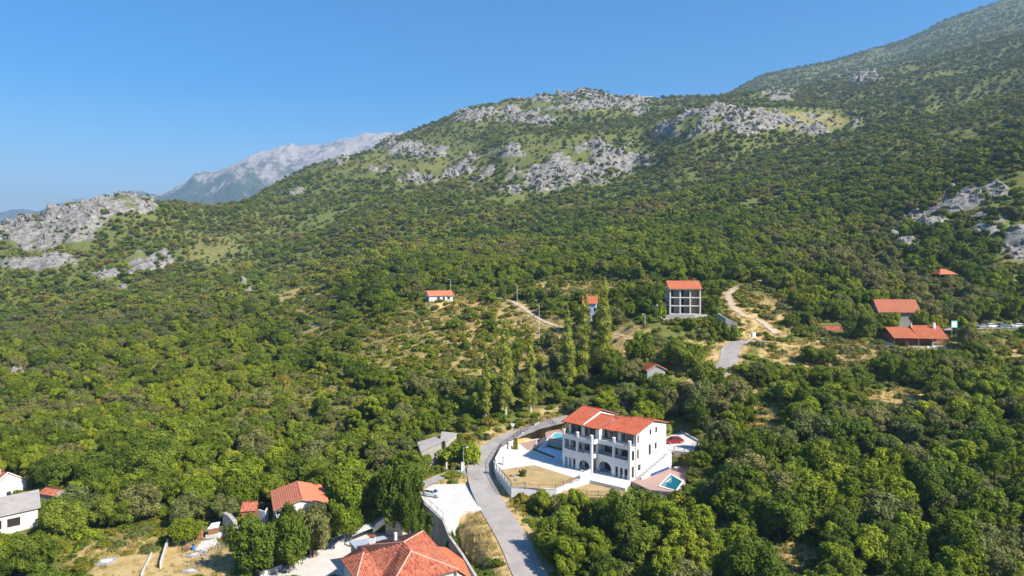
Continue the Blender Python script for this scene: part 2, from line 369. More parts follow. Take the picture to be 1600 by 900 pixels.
bp = N(t, 'ShaderNodeBump', i_Strength=.6, i_Distance=.4); t.links.new(noi(1.2, 8, .7), bp.inputs['Height']); t.links.new(bp.outputs[0], b.inputs['Normal'])
M['ground'] = m
m, t, b = newmat('limestone')
tc = N(t, 'ShaderNodeTexCoord'); oi = N(t, 'ShaderNodeObjectInfo')
n1 = N(t, 'ShaderNodeTexNoise', i_Scale=.55, i_Detail=10.0, i_Roughness=.72); t.links.new(tc.outputs['Object'], n1.inputs['Vector'])
c = ramp(t, n1.outputs['Fac'], [(.34, (.07, .07, .055)), (.46, (.20, .185, .165)), (.60, (.36, .335, .305)), (.82, (.33, .24, .175))])
t.links.new(c, b.inputs['Base Color']); b.inputs['Roughness'].default_value = .95; b.inputs['Specular IOR Level'].default_value = .1
bp = N(t, 'ShaderNodeBump', i_Strength=.7, i_Distance=.3); n3 = N(t, 'ShaderNodeTexNoise', i_Scale=2.0, i_Detail=8.0); t.links.new(tc.outputs['Object'], n3.inputs['Vector'])
t.links.new(n3.outputs[0], bp.inputs['Height']); t.links.new(bp.outputs[0], b.inputs['Normal']); M['rock'] = m
m, t, b = newmat('far_mountain')
tc = N(t, 'ShaderNodeTexCoord'); n1 = N(t, 'ShaderNodeTexNoise', i_Scale=.0045, i_Detail=14.0, i_Roughness=.78); t.links.new(tc.outputs['Object'], n1.inputs['Vector'])
se = N(t, 'ShaderNodeSeparateXYZ'); t.links.new(tc.outputs['Object'], se.inputs[0])
mr = N(t, 'ShaderNodeMapRange'); mr.inputs['From Min'].default_value = 380; mr.inputs['From Max'].default_value = 900; mr.inputs['To Min'].default_value = -.12; mr.inputs['To Max'].default_value = .10
t.links.new(se.outputs[2], mr.inputs[0]); ad = N(t, 'ShaderNodeMath', operation='ADD'); t.links.new(n1.outputs[0], ad.inputs[0]); t.links.new(mr.outputs[0], ad.inputs[1])
c = ramp(t, ad.outputs[0], [(.44, (.04, .065, .025)), (.51, (.12, .12, .08)), (.58, (.40, .36, .32)), (.7, (.48, .42, .37))])
t.links.new(c, b.inputs['Base Color']); b.inputs['Roughness'].default_value = .95; b.inputs['Specular IOR Level'].default_value = .1
n3 = N(t, 'ShaderNodeTexNoise', i_Scale=.012, i_Detail=12.0, i_Roughness=.75); t.links.new(tc.outputs['Object'], n3.inputs['Vector']); bp = N(t, 'ShaderNodeBump', i_Strength=1.0, i_Distance=40.0); t.links.new(n3.outputs[0], bp.inputs['Height']); t.links.new(bp.outputs[0], b.inputs['Normal']); M['mountain'] = m
M['verge'] = plain('dark_verge_board', (.14, .10, .085), .8, .15, 2)
# ------------------------------------------------------------------ layout: levelled ground and roads
def zs(lst): return [PZ(*p) for p in lst]
road_pts = zs([(868,985,-5.6),(844,930,-4.9),(829,900,-4.4),(800,840,-3.2),(772,795,-2.2),(757,765,-1.6),(749,738,-1.0),(753,715,-.4),(772,696,.5),(800,681,1.5),(830,670,2.7),(860,661,4)])
tail = [(18,185.5),(30,188),(45,192),(58,200),(66,211),(70,221),(76,228),(86,232.5)]
road_pts += [Vector((x, y, max(4.6, float(base_h(np.array([x]), np.array([y]))[0])))) for x, y in tail]
def smooth_line(p, n=6):
    out = []
    for i in range(len(p)-1):
        a, b_, c_, d = p[max(i-1, 0)], p[i], p[i+1], p[min(i+2, len(p)-1)]
        for k_ in range(n):
            t_ = k_/n
            out.append(0.5*((2*b_)+(c_-a)*t_+(2*a-5*b_+4*c_-d)*t_*t_+(3*b_-a-3*c_+d)*t_**3))
    out.append(p[-1]); return out
road_line = smooth_line(road_pts, 6); ROADS.append((road_line, 2.9, 6.5))
lane_line = smooth_line(zs([(752,748,-1.2),(720,738,-1.3),(695,743,-1.6),(672,753,-1.9),(650,762,-2.1),(620,770,-2.4)]), 5); ROADS.append((lane_line, 1.5, 2.0))
def gline(px, hw, mg, n=5):
    pts = [G(*p) for p in px]; l = smooth_line(pts, n); ROADS.append((l, hw, mg)); return l
track_a = gline([(775,466),(800,471),(818,482),(838,496),(862,508),(895,516),(935,520),(985,527)], 1.3, 3)
track_b = gline([(1213,522),(1190,504),(1163,494),(1143,478),(1138,462),(1150,450),(1170,444),(1200,436)], 1.5, 3)
car_road = gline([(1420,517),(1500,514.5),(1560,513),(1650,512),(1750,510)], 3.0, 4)

FA = Vector((.713, -.701)); FB = Vector((.701, .713))                # villa axes: along the front, and inward
V0 = Vector((25.2, 147.7))-FA*17.25                                  # villa's front left corner (local origin)
def vl(x, y): p = V0+FA*x+FB*y; return (p.x, p.y)
PLAT = [tuple(PZ(*p, 0).xy) for p in [(798,763),(776,738),(773,722),(783,706),(803,697.5),(817,690),(838,681)]]
PLAT += [vl(-1.5, 13), vl(17.6, 15), vl(17.6, -1.2)] + [tuple(PZ(*p, 0).xy) for p in [(977,763),(921,750),(870,766)]]
def inset(poly, d):
    cx = sum(p[0] for p in poly)/len(poly); cy_ = sum(p[1] for p in poly)/len(poly)
    return [(p[0]+(cx-p[0])*d, p[1]+(cy_-p[1])*d) for p in poly]
PADS.append((inset(PLAT, .06), -0.6, 1.6))
UPPER = [tuple(PZ(*p, 2.3).xy) for p in [(853,684),(880,691)]] + [vl(0, 3), vl(0, 12), tuple(PZ(868,668,2.3).xy), tuple(PZ(852,676,2.3).xy)]
PADS.append((inset(UPPER, .1), 1.9, 1.2))
LAWN2 = [tuple(PZ(*p, -.7).xy) for p in [(868,770),(921,753),(985,768),(1018,766),(1040,771),(1040,778),(960,778),(885,774)]]
PADS.append((LAWN2, -1.2, 3.0))
DECK = [vl(17.6, 0), vl(17.6, 13.5), tuple(PZ(1075,728,0).xy), tuple(PZ(1071,757,0).xy), tuple(PZ(1057,769,0).xy), tuple(PZ(1014,765,0).xy)]
PADS.append((inset(DECK, .08), -1.2, 2.0))
REAR = [vl(16.5, 15), vl(10, 22), tuple(PZ(1063,674.5,3).xy), tuple(PZ(1092,692,3).xy), tuple(PZ(1085,706,3).xy), tuple(PZ(1052,704,3).xy)]
PADS.append((inset(REAR, .06), 2.4, 2.0))
PARK = [tuple(PZ(*p, -2.1).xy) for p in [(664,786),(655,770),(678,757),(742,756),(752,797),(722,799),(693,813)]]
PADS.append((inset(PARK, .06), -2.5, 1.2))
RAISE = [tuple(PZ(*p, -3.7).xy) for p in [(357,808),(372,801),(400,812),(394,838),(374,842),(370,826)]]
PADS.append((RAISE, -3.7, .9))
YARD = [tuple(PZ(*p, -8).xy) for p in [(395,905),(440,886),(492,864),(525,838),(575,832),(690,832),(740,905)]]
PADS.append((YARD, -8.3, 2.5))
for c_ in (((685,470,300), 8, 28.3), ((1021,582,200), 4, 12.9)):
    g_ = P(*c_[0]); PADS.append(([(g_.x+math.cos(a)*c_[1]*.8, g_.y+2+math.sin(a)*c_[1]*.8) for a in [k*math.pi/4 for k in range(8)]], c_[2], 3))
YARD2 = [tuple(PZ(*p, -7.5).xy) for p in [(140,905),(160,868),(230,868),(300,832),(330,820),(360,840),(372,870),(370,905)]]
PADS.append((YARD2, -7.5, 3))

# rocky and dry places, as (photo column, row, half width, half height, nearest, farthest)
ROCKZ = [(45,368,62,34,600,900),(105,340,60,28,600,900),(160,318,55,20,600,900),(205,318,38,22,600,900),(55,412,62,12,560,800),(128,382,26,20,600,800),(222,408,40,18,560,800),(160,432,26,6,560,800),
 (905,268,48,26,780,1000),(965,250,52,24,780,1000),(935,238,60,14,780,1000),(735,270,50,22,780,1050),(792,243,36,11,780,1150),(800,288,26,18,780,1000),(845,285,32,20,780,1000),(640,238,60,13,900,1300),(655,285,26,9,800,1100),(590,262,36,9,800,1100),
 (885,150,90,22,1200,1600),(960,165,70,14,1100,1600),(765,180,72,14,1100,1500),(840,190,40,8,1100,1500),(720,178,30,8,1100,1500),(640,285,22,8,800,1000),(605,225,40,8,1100,1500),(530,250,14,10,1000,1400),(450,300,20,5,900,1400),
 (1120,188,66,20,780,1000),(1165,195,40,22,780,1000),(1255,196,76,20,780,1020),(1060,205,40,14,780,1000),(1212,146,38,12,1050,1500),(1350,122,24,10,1000,1700),(1372,96,16,8,1100,1900),(1425,72,10,10,1200,2000),(1300,112,24,5,1000,1700),
 (1505,312,52,26,300,480),(1545,298,30,18,300,480),(1450,338,36,22,290,460),(1412,372,26,20,270,420),(1388,402,22,12,260,380),(1592,384,20,22,280,420),(1475,322,40,20,290,470),(1530,350,50,18,290,420),(20,590,18,6,200,320),(388,452,7,4,400,700),(192,450,12,4,400,700)]
DRYZ = [(760,832,40,50,90,160,1),(700,812,40,14,90,160,.8),(1290,552,105,24,170,280,.85),(1195,650,32,24,140,210,.9),(1245,872,34,26,90,150,.9),(1405,622,46,12,150,240,.9),(1160,610,30,10,150,240,.6),(730,500,140,45,200,420,.5),(850,512,60,22,200,320,.7),(715,475,50,12,250,420,.9),(990,545,40,40,180,260,.7),
 (560,520,120,40,200,420,.42),(620,560,80,40,180,330,.46),(470,640,120,70,150,260,.32),(760,560,110,40,180,300,.48),(900,450,80,16,240,420,.6),(240,880,130,40,90,150,1),(780,690,60,30,150,200,.5),(870,648,60,12,150,210,.8),(1180,500,60,40,200,340,.7),(1590,545,60,16,180,280,.7),(1080,555,70,30,200,250,.5),(1590,400,30,50,260,400,.35),
 (330,390,60,30,500,800,.35),(1260,190,80,18,780,1050,.42),(800,235,120,20,780,1200,.22),(650,245,80,30,800,1300,.3),(1560,300,80,40,290,480,.2),(480,470,60,25,300,500,.5),(1120,815,30,20,100,150,.5),(1480,540,60,14,180,260,.5),(540,700,50,20,130,190,.4)]
def zone(x, D, z, lst, k_=0):
    px, py = 800+FP*x/D, HY+FP*(HC-z)/D; r = np.zeros(np.shape(x))
    for q in lst:
        d = ((px-q[0])/q[2])**2+((py-q[1])/q[3])**2
        v = np.clip(1.5-d*1.0, 0, 1)*((D > q[4]) & (D < q[5]))*(q[6] if len(q) > 6 else 1)
        r = np.maximum(r, v)
    return r
def surf(x, D):
    """ground height with the crags standing out of it, plus rockiness"""
    z = height(x, D); r = zone(x, D, z, ROCKZ)
    n = fbm(x/30, D/30, 41, 4); r = np.clip(r*np.where(D < 500, 1.25, .85)+(n*1.5+fbm(x/9, D/9, 43, 2)*.5-.22)*(r > 0), 0, 1)
    z = z+r*(ridged(x/26, D/26, 5, 4)-.35)*np.clip(D*.028, 3, 24)
    return z, r

# ------------------------------------------------------------------ terrain mesh
rowsD = [45.0]
while rowsD[-1] < 3150: rowsD.append(rowsD[-1]+max(.75 if rowsD[-1] < 200 else .75+(rowsD[-1]-200)*.0075, 0))
rowsD = np.array(rowsD); colp = np.arange(-460, 2061, 4.5)
GX = (colp[None, :]-800)/FP*rowsD[:, None]; GD = np.repeat(rowsD[:, None], len(colp), 1)
gz, gr = surf(GX.ravel(), GD.ravel())
gz0 = gz.reshape(GX.shape)
gd = zone(GX.ravel(), GD.ravel(), gz, DRYZ)
for ln, hw, _ in ROADS[:4]:                                          # bare, trodden verges
    best = np.full(gz.shape, 1e9); x_, d_ = GX.ravel(), GD.ravel(); near = d_ < 420
    bb = best[near]
    for i in range(0, len(ln)-1, 2):
        j_ = min(i+2, len(ln)-1); bb = np.minimum(bb, segdist(x_[near], d_[near], ln[i][0], ln[i][1], ln[j_][0], ln[j_][1])[0])
    best[near] = bb; gd = np.maximum(gd, np.clip(1.3-(best-hw)/2.2, 0, 1))
nr, nc = GX.shape; idx = np.arange(nr*nc).reshape(nr, nc)
F = np.stack([idx[:-1, :-1], idx[:-1, 1:], idx[1:, 1:], idx[1:, :-1]], -1).reshape(-1, 4)
me = mesh_np('hillside', np.stack([GX.ravel(), GD.ravel(), gz], -1), F, M['ground'], True)
for nm, arr in (('rock', gr), ('dry', gd)):
    a = me.attributes.new(nm, 'FLOAT', 'POINT'); a.data.foreach_set('value', arr.astype(np.float32))
ob('hillside', me, kind='structure', label='green Mediterranean hillside rising to rocky crags', cat='hillside')
# lowland sheet far below, out to the horizon
ob('valley_floor', MB().box((-14000, -400, -61), (14000, 14000, -60)).me('valley_floor', M['ground']), kind='structure', label='low valley floor reaching out to the horizon', cat='ground')

def ribbon(name, ln, hw, mat, lift, label, cat, z_from_ground=False, jag=0.0):
    v = []; f = []; rnd = random.Random(3)
    for i, p in enumerate(ln):
        d = (ln[min(i+1, len(ln)-1)]-ln[max(i-1, 0)]); d.z = 0; d.normalize(); n = Vector((-d.y, d.x, 0))
        for k_, s_ in enumerate((-1, -.5, 0, .5, 1)):
            q = p+n*hw*s_*(1+rnd.uniform(-jag, jag)); v.append((q.x, q.y, p.z+lift+.03*(1-abs(s_))))
        if i: b_ = 5*i; f += [(b_-5+j, b_-4+j, b_+1+j, b_+j) for j in range(4)]
    me = bpy.data.meshes.new(name); me.from_pydata(v, [], f); me.materials.append(mat)
    return ob(name, me, kind='structure', label=label, cat=cat)
ribbon('road', road_line, 2.8, M['asphalt'], .03, 'worn grey asphalt road curving round the white villa', 'road', jag=.02)
ribbon('lane', lane_line, 1.4, M['grey_concrete'], .06, 'narrow concrete lane leaving the road beside the bush', 'lane')
M['track'] = plain('pale_dirt_track', (.47, .375, .27), .95, .2, .6, bump=.5, stain=(.38, .27, .16))
ribbon('path', track_a, 1.1, M['track'], .08, 'pale dirt track running past the tall poplars', 'track', jag=.35)
ribbon('path', track_b, 1.3, M['track'], .08, 'sandy dirt track climbing beside the unfinished house', 'track', jag=.35)
ribbon('road', car_road, 2.8, M['asphalt'], .05, 'asphalt road where cars are parked above a low wall', 'road')

# ------------------------------------------------------------------ far mountains
def mountain(name, px, ys, D, depth, seed, label, rough):
    nx, ny = 640, 130
    xs = np.linspace(px[0], px[-1], nx); tt = np.linspace(0, 1, ny)
    top = zy(np.interp(xs, px, ys), D)
    X = np.zeros((ny, nx)); Y = X.copy(); Z = X.copy()
    for j, t_ in enumerate(tt):
        f_ = min(t_/.7, 1); f_ = f_**1.15 if t_ <= .7 else 1-(t_-.7)/.3*.9
        X[j] = (xs-800)/FP*D; Y[j] = D+depth*(t_-.7)
        Z[j] = -58+(top+58)*f_
    crest = np.clip(1-np.abs(tt-.7)*4, 0, 1)[:, None]
    Z += (ridged(X/620, Y/620, seed, 7)-.55)*rough*1.25*(1-.82*crest)*np.clip((Z+58)/300, 0, 1)+fbm(X/110, Y/110, seed+3, 5)*rough*.2*(1-.6*crest)
    Y += D*0; i_ = np.arange(nx*ny).reshape(ny, nx)
    f = np.stack([i_[:-1, :-1], i_[:-1, 1:], i_[1:, 1:], i_[1:, :-1]], -1).reshape(-1, 4)
    ob(name, mesh_np(name, np.stack([X.ravel(), Y.ravel(), Z.ravel()], -1), f, M['mountain'], True), kind='structure', label=label, cat='mountain')
mountain('mountain', [120,190,205,240,262,280,318,340,360,400,430,455,470,500,530,570,620,700,800,900], [345,330,300,302,300,292,263,268,262,242,232,222,224,220,217,212,208,204,200,200], 6200, 2600, 5, 'distant pale limestone mountain range behind the green hills', 330)
mountain('mountain', [-500,-200,-60,0,20,40,60,110,180,200,215,260,330], [322,330,332,333,328,327,330,312,308,297,300,330,350], 8200, 2400, 9, 'low hazy blue ridge far behind the rocky knoll', 160)
mountain('mountain', [900,960,990,1003,1015,1030,1060,1200], [170,160,151,149,149,152,165,200], 5200, 1500, 15, 'pale mountain top just showing over the green crest', 90)
# ------------------------------------------------------------------ building helpers
HOUSES = []
rt = random.Random(5)
def tiles(name, polys, mat, parent, w=.30, l=.44, amp=.075, seed=1):
    """barrel tiles laid in courses over planar polygons (lists of local Vectors): one mesh"""
    rng = np.random.default_rng(seed); V = []; Fc = []; T = []; n0 = 0
    for poly in polys:
        o = poly[0]; n = (poly[1]-o).cross(poly[2]-o).normalized()
        if n.z < 0: n = -n
        s = (Vector((0, 0, 1))-n*n.z).normalized(); e = s.cross(n).normalized()
        q = [((p-o).dot(e), (p-o).dot(s)) for p in poly]
        a0, a1 = min(p[0] for p in q), max(p[0] for p in q); b0, b1 = min(p[1] for p in q), max(p[1] for p in q)
        A, B = np.meshgrid(np.arange(a0+w/2, a1, w), np.arange(b0+l*.4, b1, l)); A = A.ravel(); B = B.ravel()
        k = inpoly(A, B, q); A = A[k]; B = B[k]; m_ = len(A)
        if not m_: continue
        A = A+rng.normal(size=m_)*.008
        oo, ee, ss, nn = (np.array(v_[:]) for v_ in (o, e, s, n))
        ring = [(-.5, 0.0), (-.27, amp), (.27, amp), (.5, 0.0)]; vv = []
        for j, (db, lift) in enumerate(((-.56*l, .035), (.52*l, .004))):
            for fa, fz in ring:
                vv.append(oo+ee*(A+fa*w)[:, None]+ss*(B+db)[:, None]+nn*(fz+lift+rng.uniform(0, .012, m_))[:, None])
        V.append(np.stack(vv, 1).reshape(-1, 3)); base = n0+np.arange(m_)*8
        for j in range(3): Fc.append(np.stack([base+j, base+j+1, base+j+5, base+j+4], 1))
        Fc.append(np.stack([base, base+3, base+2, base+1], 1))
        tn = (rng.random(m_)*.75+.25*vn(A*.7, B*.7, seed)).clip(0, 1); T.append(np.repeat(tn, 8)); n0 += 8*m_
    me = mesh_np(name, np.concatenate(V), np.concatenate(Fc), mat)
    a = me.attributes.new('tone', 'FLOAT', 'POINT'); a.data.foreach_set('value', np.concatenate(T).astype(np.float32))
    return ob(name, me, parent, kind='stuff')
def slab_of(mb, poly, th):
    """roof board under the tiles"""
    n = len(poly); mb.poly(list(poly)+[p-Vector((0, 0, th)) for p in poly], [tuple(range(n)), tuple(range(2*n-1, n-1, -1))]+[(i, n+i, n+(i+1) % n, (i+1) % n) for i in range(n)])
def win(parent, c, ux, n, w_, h_, mull=0, name='window', fm=None, gm=None, sill=True):
    """window or glazed door on a wall: frame (> pane, sill)"""
    c = Vector(c); ux = Vector(ux); n = Vector(n); up = Vector((0, 0, 1)); f = .07
    def bar(mb, a0, a1, z0, z1, d0, d1):
        vs = [c+ux*a+n*d+up*z for d in (d0, d1) for a, z in ((a0, z0), (a1, z0), (a1, z1), (a0, z1))]
        mb.poly(vs, [(3,2,1,0),(4,5,6,7),(0,1,5,4),(1,2,6,5),(2,3,7,6),(3,0,4,7)])
    fr = MB(); hw, hh = w_/2, h_/2
    bar(fr, -hw, -hw+f, -hh, hh, .005, .07); bar(fr, hw-f, hw, -hh, hh, .005, .07); bar(fr, -hw+f, hw-f, hh-f, hh, .005, .07); bar(fr, -hw+f, hw-f, -hh, -hh+f, .005, .07)
    for k in range(mull): a = -hw+w_*(k+1)/(mull+1); bar(fr, a-.03, a+.03, -hh+f, hh-f, .005, .06)
    fo = fr.build(name, fm or M['frame_dark'], parent)
    g = MB(); bar(g, -hw+f, hw-f, -hh+f, hh-f, .003, .02); g.build('pane', gm or M['glass'], fo)
    if sill:
        s = MB(); bar(s, -hw-.06, hw+.06, -hh-.08, -hh-.005, .004, .14); s.build('sill', M['white_paint'], fo)
    return fo
def fence_line(name, pts, h_, label, group=None, mat=None, every=2.4, bars=True):
    """posts, rails and thin bars along world points"""
    e = empty(name, tuple(pts[0]), 0, label, 'fence', group); o = Vector(pts[0]); mat = mat or M['fence']; rails = MB(); brs = MB()
    for a, b_ in zip(pts[:-1], pts[1:]):
        a = Vector(a)-o; b_ = Vector(b_)-o; L = (b_-a).length; n = max(1, round(L/every))
        for k in range(n+(b_+o == Vector(pts[-1]))):
            p = a.lerp(b_, k/n); MB().box((p.x-.055, p.y-.055, p.z-.1), (p.x+.055, p.y+.055, p.z+h_)).build('post', mat, e)
        for hh in (.12, h_-.06): rails.tube(a+Vector((0, 0, hh)), b_+Vector((0, 0, hh)), .04, n=4)
        if bars:
            for k in range(int(L/.28)): p = a.lerp(b_, (k+.5)*.28/L); brs.tube(p+Vector((0, 0, .12)), p+Vector((0, 0, h_-.06)), .014, n=3)
    rails.build('rail', mat, e)
    if bars: brs.build('bars', mat, e, kind='stuff')
    return e
def wall_line(name, pts, zb, th, label, mat, cat='wall', cap=None):
    """wall of even thickness along (x, y, top z) points down to zb"""
    mb = MB(); n = len(pts); L = []; Rr = []
    for i, p in enumerate(pts):
        d = (Vector(pts[min(i+1, n-1)])-Vector(pts[max(i-1, 0)])); d.z = 0; d.normalize(); q = Vector((-d.y, d.x, 0))*th/2; L.append(Vector(p)+q); Rr.append(Vector(p)-q)
    def strip(m_, z0, z1, grow=0):
        v = []
        for i in range(n):
            c = (L[i]+Rr[i])/2; a = c+(L[i]-c)*(1+grow); b_ = c+(Rr[i]-c)*(1+grow)
            for q in (a, b_): v += [(q.x, q.y, z0(i)), (q.x, q.y, z1(i))]
        f = [(0, 1, 3, 2), (4*n-4, 4*n-2, 4*n-1, 4*n-3)]
        for i in range(n-1):
            b0 = 4*i; c0 = b0+4; f += [(b0, c0, c0+1, b0+1), (b0+2, b0+3, c0+3, c0+2), (b0+1, c0+1, c0+3, b0+3), (b0, b0+2, c0+2, c0)]
        m_.poly(v, f)
    zbf = zb if callable(zb) else (lambda i: zb)
    e = empty(name, (0, 0, 0), 0, label, cat); strip(mb, zbf, lambda i: pts[i][2]); mb.build('wall_face', mat, e)
    if cap: c2 = MB(); strip(c2, lambda i: pts[i][2]+.003, lambda i: pts[i][2]+.09, .35); c2.build('coping', cap, e)
    return e
def sheet(name, poly, z, mat, label, cat, th=.04):
    o = MB().prism(poly, z-th, z).build(name, mat, kind='structure'); tag(o, label, cat); return o
def stair(name, a, b_, width, n, label, mat, tread=None, side=None):
    """flight from world point a up to b_: each step a part"""
    a = Vector(a); b_ = Vector(b_); d = b_-a; run = Vector((d.x, d.y, 0)); L = run.length; rz = math.atan2(run.y, run.x)
    e = empty(name, a, rz, label, 'staircase'); hgt = d.z
    for k in range(n):
        x0 = L*k/n; z1 = hgt*(k+1)/n
        s = MB().box((x0, -width/2, -1.2 if k == 0 else hgt*k/n-1.2), (x0+L/n-.004, width/2, z1-.045)).build('step', mat, e)
        MB().box((x0-.03, -width/2-.02, z1-.044), (x0+L/n-.006, width/2+.02, z1)).build('tread', tread or mat, s)
    if side:
        for sg in side: MB().xzprism([(0, -1.2), (L, hgt-1.2), (L, hgt+.35), (0, .35)], sg*(width/2+.03), sg*(width/2+.25)).build('side_wall', M['render'], e)
    return e
def gable_house(name, label, c, rz, w_, d_, eave, ridge, base, tile, wallm, over=.45, wins=(), chim=None, seed=1, wall_parts=True):
    """ridge along local x, centre at c (x, y); heights are world z"""
    z0 = base; e = empty(name, (c[0], c[1], z0), rz, label, 'house'); HOUSES.append((c[0], c[1], max(w_, d_)*.5+.5))
    E, Rg = eave-z0, ridge-z0; hw, hd = w_/2, d_/2; sl = (Rg-E)/hd
    MB().yzprism([(-hd, -2.0), (hd, -2.0), (hd, E), (0, Rg), (-hd, E)], -hw, hw).build('wall', wallm, e)
    ro = MB(); pol = []
    for sg in (-1, 1):
        p = [Vector((-hw-over, sg*(hd+over), E-over*sl+.16)), Vector((hw+over, sg*(hd+over), E-over*sl+.16)), Vector((hw+over, 0, Rg+.16)), Vector((-hw-over, 0, Rg+.16))]
        slab_of(ro, p, .13); pol.append(p)
    r_ = ro.build('roof', M['ridge_tile'], e); tiles('roof_tiles', pol, tile, r_, seed=seed)
    rc_ = MB()
    k = -hw-over
    while k < hw+over-.05: rc_.tube((k, 0, Rg+.2), (min(k+.42, hw+over), 0, Rg+.21), .15, .13, 8); k += .4
    rc_.build('ridge_cap', tile, r_)
    for wx, wy, wz, ax, ww, wh, nm in wins:
        if ax == 'f': win(e, (wx, -hd, wz), (1, 0, 0), (0, -1, 0), ww, wh, name=nm, mull=1 if ww > 1 else 0)
        else: win(e, (-hw if ax == 'l' else hw, wy, wz), (0, 1 if ax == 'r' else -1, 0), (-1 if ax == 'l' else 1, 0, 0), ww, wh, name=nm, mull=1 if ww > 1 else 0)
    if chim:
        cx, cy_, ch = chim; zc = Rg-abs(cy_)*sl
        k_ = MB().box((cx-.35, cy_-.35, zc-.3), (cx+.35, cy_+.35, zc+ch)).build('chimney', M['render'], r_)
        MB().box((cx-.45, cy_-.45, zc+ch+.003), (cx+.45, cy_+.45, zc+ch+.15)).build('chimney_cap', M['ridge_tile'], r_)
    return e
def car(label, loc, rz, paint, L=4.2, group=None):
    e = empty('parked_car', loc, rz, label, 'car', group); h = L/2
    b_ = MB(); W = .86
    prof = [(-h, .38), (-h+.05, .72), (-h+.35, .86), (-h+1.0, .93), (h-.25, .98), (h-.02, .85), (h, .42), (h-.2, .24), (-h+.2, .22)]
    n = len(prof); inner = [(x*.995, .5+(z-.5)*.94) for x, z in prof]
    vs = [(x, -W, z) for x, z in inner]+[(x, -W+.06, z) for x, z in prof]+[(x, W-.06, z) for x, z in prof]+[(x, W, z) for x, z in inner]
    fs = [tuple(range(n)), tuple(range(4*n-1, 3*n-1, -1))]+[(r*n+i, (r+1)*n+i, (r+1)*n+(i+1) % n, r*n+(i+1) % n) for r in range(3) for i in range(n)]
    b_.poly(vs, fs); body = b_.build('body', paint, e)
    def loft(mb, lo, hi, z0, z1):
        (x0, x1, y0), (u0, u1, v0) = lo, hi
        mb.poly([(x0,-y0,z0),(x1,-y0,z0),(x1,y0,z0),(x0,y0,z0),(u0,-v0,z1),(u1,-v0,z1),(u1,v0,z1),(u0,v0,z1)], [(3,2,1,0),(4,5,6,7),(0,1,5,4),(1,2,6,5),(2,3,7,6),(3,0,4,7)])
    g = MB(); loft(g, (-h+.95, h-.30, .80), (-h+1.72, h-.82, .64), .90, 1.40); g.build('window', M['glass'], e)
    r_ = MB(); loft(r_, (-h+1.66, h-.76, .665), (-h+1.82, h-.95, .56), 1.385, 1.47); r_.build('roof', paint, e)
    for sg in (-1, 1):
        for x0, x1 in ((-h+.98, -h+1.72), (.15, .12), (h-.33, h-.84)): MB().tube((x0, sg*.80, .93), (x1, sg*.655, 1.40), .035, n=4).build('pillar', paint, e)
    for x in (-h+.78, h-.75):
        for sg in (-1, 1):
            w_ = MB(); w_.tube((x, sg*.70, .31), (x, sg*.885, .31), .31, n=16); wo_ = w_.build('wheel', M['rubber'], e)
            MB().tube((x, sg*.886, .31), (x, sg*.895, .31), .19, n=12).build('rim', M['alu'], wo_)
    for sg in (-1, 1):
        MB().box((-h-.008, sg*.68-.16, .60), (-h+.12, sg*.68+.16, .74)).build('headlight', M['alu'], e)
        MB().box((h-.12, sg*.70-.12, .68), (h+.006, sg*.70+.12, .88)).build('tail_light', M['lamp_red'], e)
    return e

# ------------------------------------------------------------------ villa
vz = math.atan2(FA.y, FA.x)
villa = empty('villa', (V0.x, V0.y, 0), vz, 'large white three-storey villa with stepped red tiled roofs', 'house')
HOUSES.append((*vl(9, 6), 9))
MB().yzprism([(.4, -.6), (12.4, -.6), (12.4, 10.1), (6.7, 11.75), (.4, 9.95)], 0, 4.3).build('wall', M['render'], villa)
MB().yzprism([(.4, -.6), (12.4, -.6), (12.4, 9.5), (6.7, 10.75), (.4, 9.35)], 4.303, 8.45).build('wall', M['render'], villa)
MB().yzprism([(2.4, -.6), (14.3, -.6), (14.3, 9.75), (8.8, 10.95), (2.4, 9.42)], 8.453, 17.25).build('wall', M['render'], villa)
roofs = [(-1.0, 4.62, -1.0, 9.85, 6.7, 12.2, 13.2, 10.1, 3), (4.33, 8.9, .1, 9.42, 6.7, 11.15, 13.0, 9.5, 4), (8.5, 12.2, 1.7, 9.3, 8.8, 10.95, 15.0, 9.5, 5), (12.2, 17.6, 1.5, 9.48, 8.8, 11.42, 15.1, 9.9, 6)]
for x0, x1, y0, e0, yr, zr, y1, e1, sd_ in roofs:
    p1 = [Vector((x0, y0, e0)), Vector((x1, y0, e0)), Vector((x1, yr, zr)), Vector((x0, yr, zr))]; p2 = [Vector((x1, y1, e1)), Vector((x0, y1, e1)), Vector((x0, yr, zr)), Vector((x1, yr, zr))]
    mb = MB(); slab_of(mb, p1, .18); slab_of(mb, p2, .18); r_ = mb.build('roof', M['verge'], villa)
    tiles('roof_tiles', [p1, p2], M['tile_new'], r_, seed=sd_)
    c_ = MB(); k = x0
    while k < x1-.05: c_.tube((k, yr, zr+.06), (min(k+.42, x1), yr, zr+.075), .15, .13, 8); k += .4
    c_.build('ridge_cap', M['tile_new'], r_)
    MB().tube((x0, y0-.07, e0-.10), (x1, y0-.07, e0-.10), .07, n=6).build('gutter', M['rust'], r_)
def arch_panel(x0, x1, y0, y1, z1, ops, z0=0.):
    """front panel with arched openings standing on the floor: ops = (centre, width, spring height)"""
    pr = [(x0, z0)]
    for cx, ww, hs in ops:
        pr += [(cx-ww/2, z0), (cx-ww/2, hs)]+[(cx-ww/2*math.cos(a), hs+ww/2*.8*math.sin(a)) for a in [math.pi*k/10 for k in range(1, 10)]]+[(cx+ww/2, hs), (cx+ww/2, z0)]
    pr += [(x1, z0), (x1, z1), (x0, z1)]
    return MB().xzprism(pr, y0, y1)
